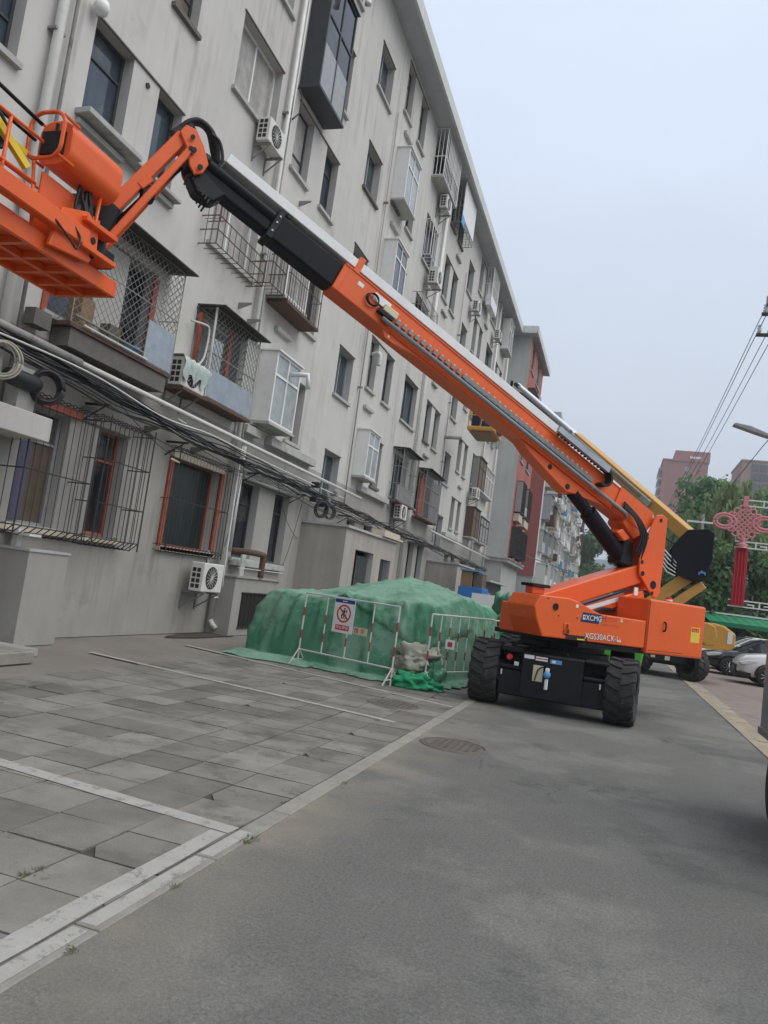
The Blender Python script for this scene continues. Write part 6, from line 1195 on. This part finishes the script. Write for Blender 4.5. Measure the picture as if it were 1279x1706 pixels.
# ================================================================== PARKED CARS (noses towards the road, -x)
def car(nx, y0, paint, label, suv=False, W_=1.8, L_=4.5):
    t = thing('parked_car', label, 'car', (nx+L_/2, y0+W_/2, 0), 'cars parked right of the road'); h = 1.68 if suv else 1.46; hd_ = 1.02 if suv else .90
    # body sections along x: (x, lower z, shoulder z, half width)
    S = [(0, .42, .62, .62), (.06, .30, .74, .74), (.25, .26, hd_-.12, .85), (.7, .25, hd_-.03, .89), (1.25, .25, hd_+.03, .90), (2.2, .25, hd_+.05, .90), (3.4, .25, hd_+.06, .90), (4.2, .27, hd_+.05, .87), (4.45, .34, hd_-.05, .78), (4.5, .45, .75, .7)]
    cy = y0+W_/2; vs = []; fs = []; n = 12
    for (x, z0, z1, w_) in S:
        for k in range(n):
            prof = [(-w_*.92, z0), (-w_, z0+.14), (-w_*1.0, z0+(z1-z0)*.55), (-w_*.975, z1-.06), (-w_*.90, z1), (-w_*.45, z1+.025)]
            p = prof[k] if k < 6 else (-prof[11-k][0], prof[11-k][1]); vs.append((nx+x, cy+p[0], p[1]))
    m_ = len(S); fs = [(i*n+k, i*n+(k+1) % n, (i+1)*n+(k+1) % n, (i+1)*n+k) for i in range(m_-1) for k in range(n)] + [tuple(range(n)), tuple(range((m_-1)*n, m_*n))]
    MB().add(vs, fs).build('body', paint, t, smooth=True)
    G = [(1.15, hd_, .80, .02), (1.95, h-.08, .62, 0), (2.35, h, .60, 0), (3.3, h-.01, .60, 0), (3.9 if not suv else 4.15, h-.14, .62, 0), (4.3, hd_+.02, .78, .02)]; gv = []
    for (x, z, w_, o_) in G: gv += [(nx+x, cy-w_, z), (nx+x, cy+w_, z)]
    base = [(nx+1.15, cy-.82, hd_), (nx+1.15, cy+.82, hd_), (nx+4.3, cy+.82, hd_+.03), (nx+4.3, cy-.82, hd_+.03)]
    b = MB(); b.add(gv, [(2*i, 2*i+1, 2*i+3, 2*i+2) for i in range(5)]); 
    for sgn in (0, 1): b.add([gv[2*i+sgn] for i in range(6)], [tuple(range(6))])
    b.build('glasshouse', 'car_glass', t)
    b = MB()
    for sgn in (-1, 1):
        for i in range(4): p, q_ = G[i], G[i+1]; b.bar((nx+p[0], cy+sgn*(p[2]+.005), p[1]+.01), (nx+q_[0], cy+sgn*(q_[2]+.005), q_[1]+.01), .035, sides=6)
        b.bar((nx+2.55, cy+sgn*.615, h-.02), (nx+2.5, cy+sgn*.86, hd_), .03, sides=4)
    b.box(nx+2.05, nx+3.75, cy-.56, cy+.56, h-.012, h+.018); b.build('roof', paint, t)
    for x in (.86, 3.55):
        for sgn in (-1, 1):
            c_ = (nx+x, cy+sgn*.84, .33); ty = MB().lathe([(.19, -.10), (.30, -.11), (.33, -.07), (.33, .07), (.30, .11), (.19, .10)], c_, 'y', 24).build('wheel', 'tyre', t, smooth=True)
            k = MB()
            for s_ in range(9): a = 2*math.pi*s_/9; k.bar((c_[0]+.03*math.cos(a), c_[1]+sgn*.10, c_[2]+.03*math.sin(a)), (c_[0]+.19*math.cos(a), c_[1]+sgn*.10, c_[2]+.19*math.sin(a)), .022, sides=4)
            k.lathe([(.185, .085*sgn), (.205, .11*sgn), (.215, .09*sgn)], c_, 'y', 24).lathe([(0, .11*sgn), (.05, .10*sgn)], c_, 'y', 12); k.build('rim', 'chrome', ty)
            MB().lathe([(0, .06*sgn), (.20, .06*sgn)], c_, 'y', 20).build('wheel_well', 'print_black', ty)
            MB().lathe([(.345, .12*sgn), (.40, .125*sgn)], c_, 'y', 20, 0, math.pi).build('arch', 'print_black' if suv else paint, t)
    for sgn in (-1, 1):
        MB().prism([(nx+.03, .70), (nx+.10, .62), (nx+.52, .70), (nx+.60, .80), (nx+.30, .79)], cy+sgn*.66-.13+sgn*.085, cy+sgn*.66+.13+sgn*.085, 1).build('headlight', 'lamp_glass', t, bevel=.015)
        MB().box(nx+1.45, nx+1.60, cy+sgn*.99-.10, cy+sgn*.99+.10, hd_+.06, hd_+.20).build('wing_mirror', paint, t, bevel=.04, seg=2)
    MB().box(nx-.02, nx+.04, cy-.5, cy+.5, .34, .60).build('grille', 'print_black', t, bevel=.015); MB().box(nx-.035, nx-.022, cy-.22, cy+.22, .42, .54).build('number_plate', 'label_blue', t)
    if suv: MB().box(nx+.02, nx+.4, cy-.86, cy+.86, .22, .40).box(nx+1.3, nx+3.1, cy-.92, cy-.86, .22, .36).build('lower_cladding', 'print_black', t, bevel=.03)
    return t
car(3.45, 31.6, 'car_black', 'black sedan parked nose to the road beside the yellow counterweight')
car(4.05, 27.6, 'car_white', 'white sport utility car parked nearest at the right edge', True)
car(3.6, 35.2, 'car_white', 'white car parked behind the black sedan')
car(3.7, 38.6, 'car_black', 'dark car farthest back in the row under the green canopy')
# carport
cp = thing('carport', 'green sheet roofed carport behind the parked cars', 'carport', (8, 42, 0))
b = MB()
for i in range(36):
    x = 4.5+i*.45; b.add([(x, 40.6, 2.02), (x+.225, 40.6, 2.06), (x+.225, 44.5, 2.48), (x, 44.5, 2.44)], [(0,1,2,3)]); b.add([(x+.225, 40.6, 2.06), (x+.45, 40.6, 2.02), (x+.45, 44.5, 2.44), (x+.225, 44.5, 2.48)], [(0,1,2,3)])
b.build('roof_sheet', 'canopy_green', cp); MB().box(4.5, 20.7, 40.52, 40.59, 1.84, 2.05).build('fascia', 'canopy_green', cp); MB().box(4.5, 20.7, 44.45, 44.55, 2.50, 2.58).build('ridge_strip', 'label_white', cp)
for x in (4.6, 8.5, 12.5, 16.5): MB().bar((x, 41, 0), (x, 41, 2.03), .05, sides=8).build('post', 'canopy_green', cp); MB().bar((x, 44.2, 0), (x, 44.2, 2.4), .05, sides=8).build('post', 'canopy_green', cp)

# ================================================================== STREET LAMP WITH KNOT ORNAMENT
LY = 22.0
lp = thing('street_lamp', 'grey street lamp whose head reaches in from the right edge', 'street lamp', (4.55, LY, 0)); MB().bar((4.55, LY, 0), (4.55, LY, 6.6), .09, .06, sides=12).build('pole', 'bar_grey', lp)
MB().tube([(4.55, LY, 6.6), (4.5, LY, 6.9), (4.2, LY, 6.95), (3.45, LY, 6.88)], .04, 8).build('arm', 'bar_grey', lp, smooth=True); MB().prism([(2.55, 7.13), (2.62, 7.20), (3.0, 7.13), (3.5, 6.93), (3.48, 6.84), (3.1, 6.95)], LY-.13, LY+.13, 1).build('lamp_head', 'grey_frame', lp, bevel=.02)
kn = thing('knot_ornament', 'pink red knot ornament over a red banner with white fret bars', 'ornament', (3.1, LY, 2.3))
KX, KZ = 3.06, 4.52
b = MB()
for i in range(7):
    o_ = (i-3)*.095
    b.bar((KX-.30+o_*.707-.0, LY, KZ+o_*.707*1.0-.0-.0), (KX+.0+o_*.707+.0, LY, KZ+.30+o_*.707-.0), .001) if False else None
    for s_ in (1, -1):
        c_ = Vector((KX, LY, KZ)) + Vector((s_*o_*.707, 0, o_*.707)); e_ = Vector((.707, 0, -.707*s_))*.29*1.0; b.bar(c_-e_, c_+e_, .024, sides=6)
b.build('lattice', 'knot_pink', kn)
b = MB()
for s_ in (-1, 1):
    for (R1, cx, cz) in ((.25, .48, .0), (.17, .50, .0)): b.tube([(KX+s_*(cx+R1*1.1*math.cos(t*math.pi/12)), LY, KZ+cz+R1*.8*math.sin(t*math.pi/12)) for t in range(25)], .034, 6)
    for (cx, cz, R1) in ((.20, .30, .075), (.33, .18, .07), (.20, -.30, .075), (.33, -.18, .07), (.07, .38, .06), (.07, -.38, .06)): b.tube([(KX+s_*(cx+R1*math.cos(t*math.pi/8)), LY, KZ+cz+R1*math.sin(t*math.pi/8)) for t in range(17)], .024, 6)
b.build('loops', 'knot_pink', kn, smooth=True)
MB().box(KX-.06, KX+.06, LY-.04, LY+.04, KZ+.42, KZ+.72).build('hanger', 'knot_pink', kn); MB().lathe([(.05, .16), (.06, .1), (.03, .06), (.10, .02), (.14, 0), (.10, -.06), (.14, -.10)], (KX, LY, KZ-.58), sides=16).build('neck', 'knot_pink', kn, smooth=True)
b = MB()
for i in range(8): x = KX-.16+i*.04; b.bar((x+.02, LY+.02*(i % 2), 2.32), (x+.02, LY+.02*(i % 2), KZ-.68), .021, sides=6)
b.build('tassel', 'banner_red', kn)
def fret(z, x0, x1, key): 
    b = MB(); r = .02; y_ = LY+.06
    for zz in (z, z+.16): b.box(x0, x1, y_-.02, y_+.02, zz-.016, zz+.016)
    x = x0+key
    while x < x1-.3: b.box(x, x+.03, y_-.018, y_+.018, z+.017, z+.143); b.box(x+.12, x+.26, y_-.018, y_+.018, z+.06, z+.09); b.box(x+.26, x+.29, y_-.018, y_+.018, z+.017, z+.09); x += .40
    return b
fret(2.30, KX-.22, 4.5, .35).build('fret_bar', 'label_white', kn); fret(3.86, KX-.18, 4.5, .5).build('fret_bar', 'label_white', kn); fret(4.98, KX-.12, 4.5, .55).build('fret_bar', 'label_white', kn)

# ================================================================== UTILITY POLES AND WIRES
up = thing('utility_pole', 'power pole with crossarms cut by the right edge', 'utility pole', (5.6, 30, 0)); MB().bar((5.6, 30, 0), (5.6, 30, 14.4), .19, .12, sides=12).build('pole', 'sill', up)
for z, x0 in ((13.42, 4.12), (12.62, 4.0)): MB().box(x0, 7.2, 29.92, 30.0, z-.06, z+.06).build('crossarm', 'bar_dark', up)
for (x, z) in [(4.25, 13.5), (4.75, 13.5), (4.1, 12.7), (4.7, 12.7)]: MB().lathe([(.03, 0), (.10, .06), (.04, .1), (.10, .16), (.04, .2), (.09, .26), (.03, .32)], (x, 29.96, z), sides=12).build('insulator', 'lamp_glass', up, smooth=True)
MB().lathe([(0, 0), (.16, .02), (.17, .35), (0, .42)], (4.4, 29.9, 13.72), sides=14).build('transformer_can', 'grey_frame', up)
for k, (x, z, lab) in enumerate([(4.25, 13.75, 'topmost black power wire running down the street at right'), (4.75, 13.75, 'second power wire just right of the topmost one'), (4.1, 12.95, 'third power wire hung from the lower crossarm tip'), (4.7, 12.95, 'fourth power wire hung from the lower crossarm'), (4.9, 9.0, 'low telephone wire passing behind the lamp head')]):
    w_ = thing('power_wire', lab, 'wire', (x, 60, z), 'wires along the street'); MB().tube([(x+.015*i*.0, 2+i*6 if i else -6, z-.35*abs(math.sin(math.pi*((2+i*6)-30)/50))) for i in range(26)], .016, 4).build('strand', 'cable', w_)
up2 = thing('utility_pole', 'smaller pole with white crossbar among the tree crowns', 'utility pole', (5.1, 80, 0)); MB().bar((5.1, 55, 0), (5.1, 55, 9.2), .12, .09, sides=8).build('pole', 'sill', up2); MB().box(4.1, 6.0, 54.9, 55.0, 8.6, 8.72).build('crossarm', 'label_white', up2)

# ================================================================== SMALL TRUCK CUT BY THE RIGHT EDGE
tk = thing('cargo_trailer', 'grey sided cargo bed with one dark wheel cut by the right frame edge', 'trailer', (2.2, 7, 0))
MB().box(1.40, 2.7, 5.9, 8.0, .70, 1.56).build('cargo_box', 'sheet_metal', tk, bevel=.015); MB().box(1.375, 1.40, 5.95, 7.95, 1.50, 1.555).build('top_rib', 'bar_grey', tk); MB().box(1.375, 1.40, 5.95, 7.95, .72, .78).build('bottom_rib', 'bar_grey', tk)
MB().box(1.6, 2.5, 6.0, 7.9, .42, .69).build('chassis_frame', 'black_paint', tk)
for x in (1.55, 2.55): ty = MB().lathe([(.17, -.10), (.31, -.11), (.34, -.07), (.34, .07), (.31, .11), (.17, .10)], (x, 7.45, .345), 'x', 28).build('wheel', 'tyre', tk, smooth=True); MB().lathe([(0, -.05), (.08, -.06), (.18, -.09), (.18, .09), (0, .05)], (x, 7.45, .345), 'x', 20).build('rim', 'bar_grey', ty)
MB().tube([(2.05, 5.9, .55), (2.05, 5.3, .52), (2.05, 4.9, .5)], .035, 8).build('draw_bar', 'black_paint', tk)

# ------------------------------------------------------------------ lettering becomes plain mesh
bpy.context.view_layer.update(); _dg = bpy.context.evaluated_depsgraph_get()
for o in [o for o in bpy.data.objects if o.type == 'FONT']:
    me = bpy.data.meshes.new_from_object(o.evaluated_get(_dg)); n = bpy.data.objects.new('lettering', me); C.objects.link(n)
    n.parent = o.parent; n.matrix_local = o.matrix_local.copy(); bpy.data.objects.remove(o)

# ------------------------------------------------------------------ the hazy air
hm = bpy.data.materials.new('haze_air'); hm.use_nodes = True; hn = hm.node_tree; hn.nodes.clear()
ho = hn.nodes.new('ShaderNodeOutputMaterial'); pv = hn.nodes.new('ShaderNodeVolumePrincipled'); pv.inputs['Color'].default_value = (.86, .90, .95, 1); pv.inputs['Density'].default_value = .0008; pv.inputs['Anisotropy'].default_value = .2
hn.links.new(pv.outputs[0], ho.inputs['Volume']); MAT['haze_air'] = hm
tag(MB().box(-720, 720, -120, 920, -1.1, 95).build('haze', 'haze_air'), 'thin pale summer haze filling the air of the street', 'haze', kind='stuff')
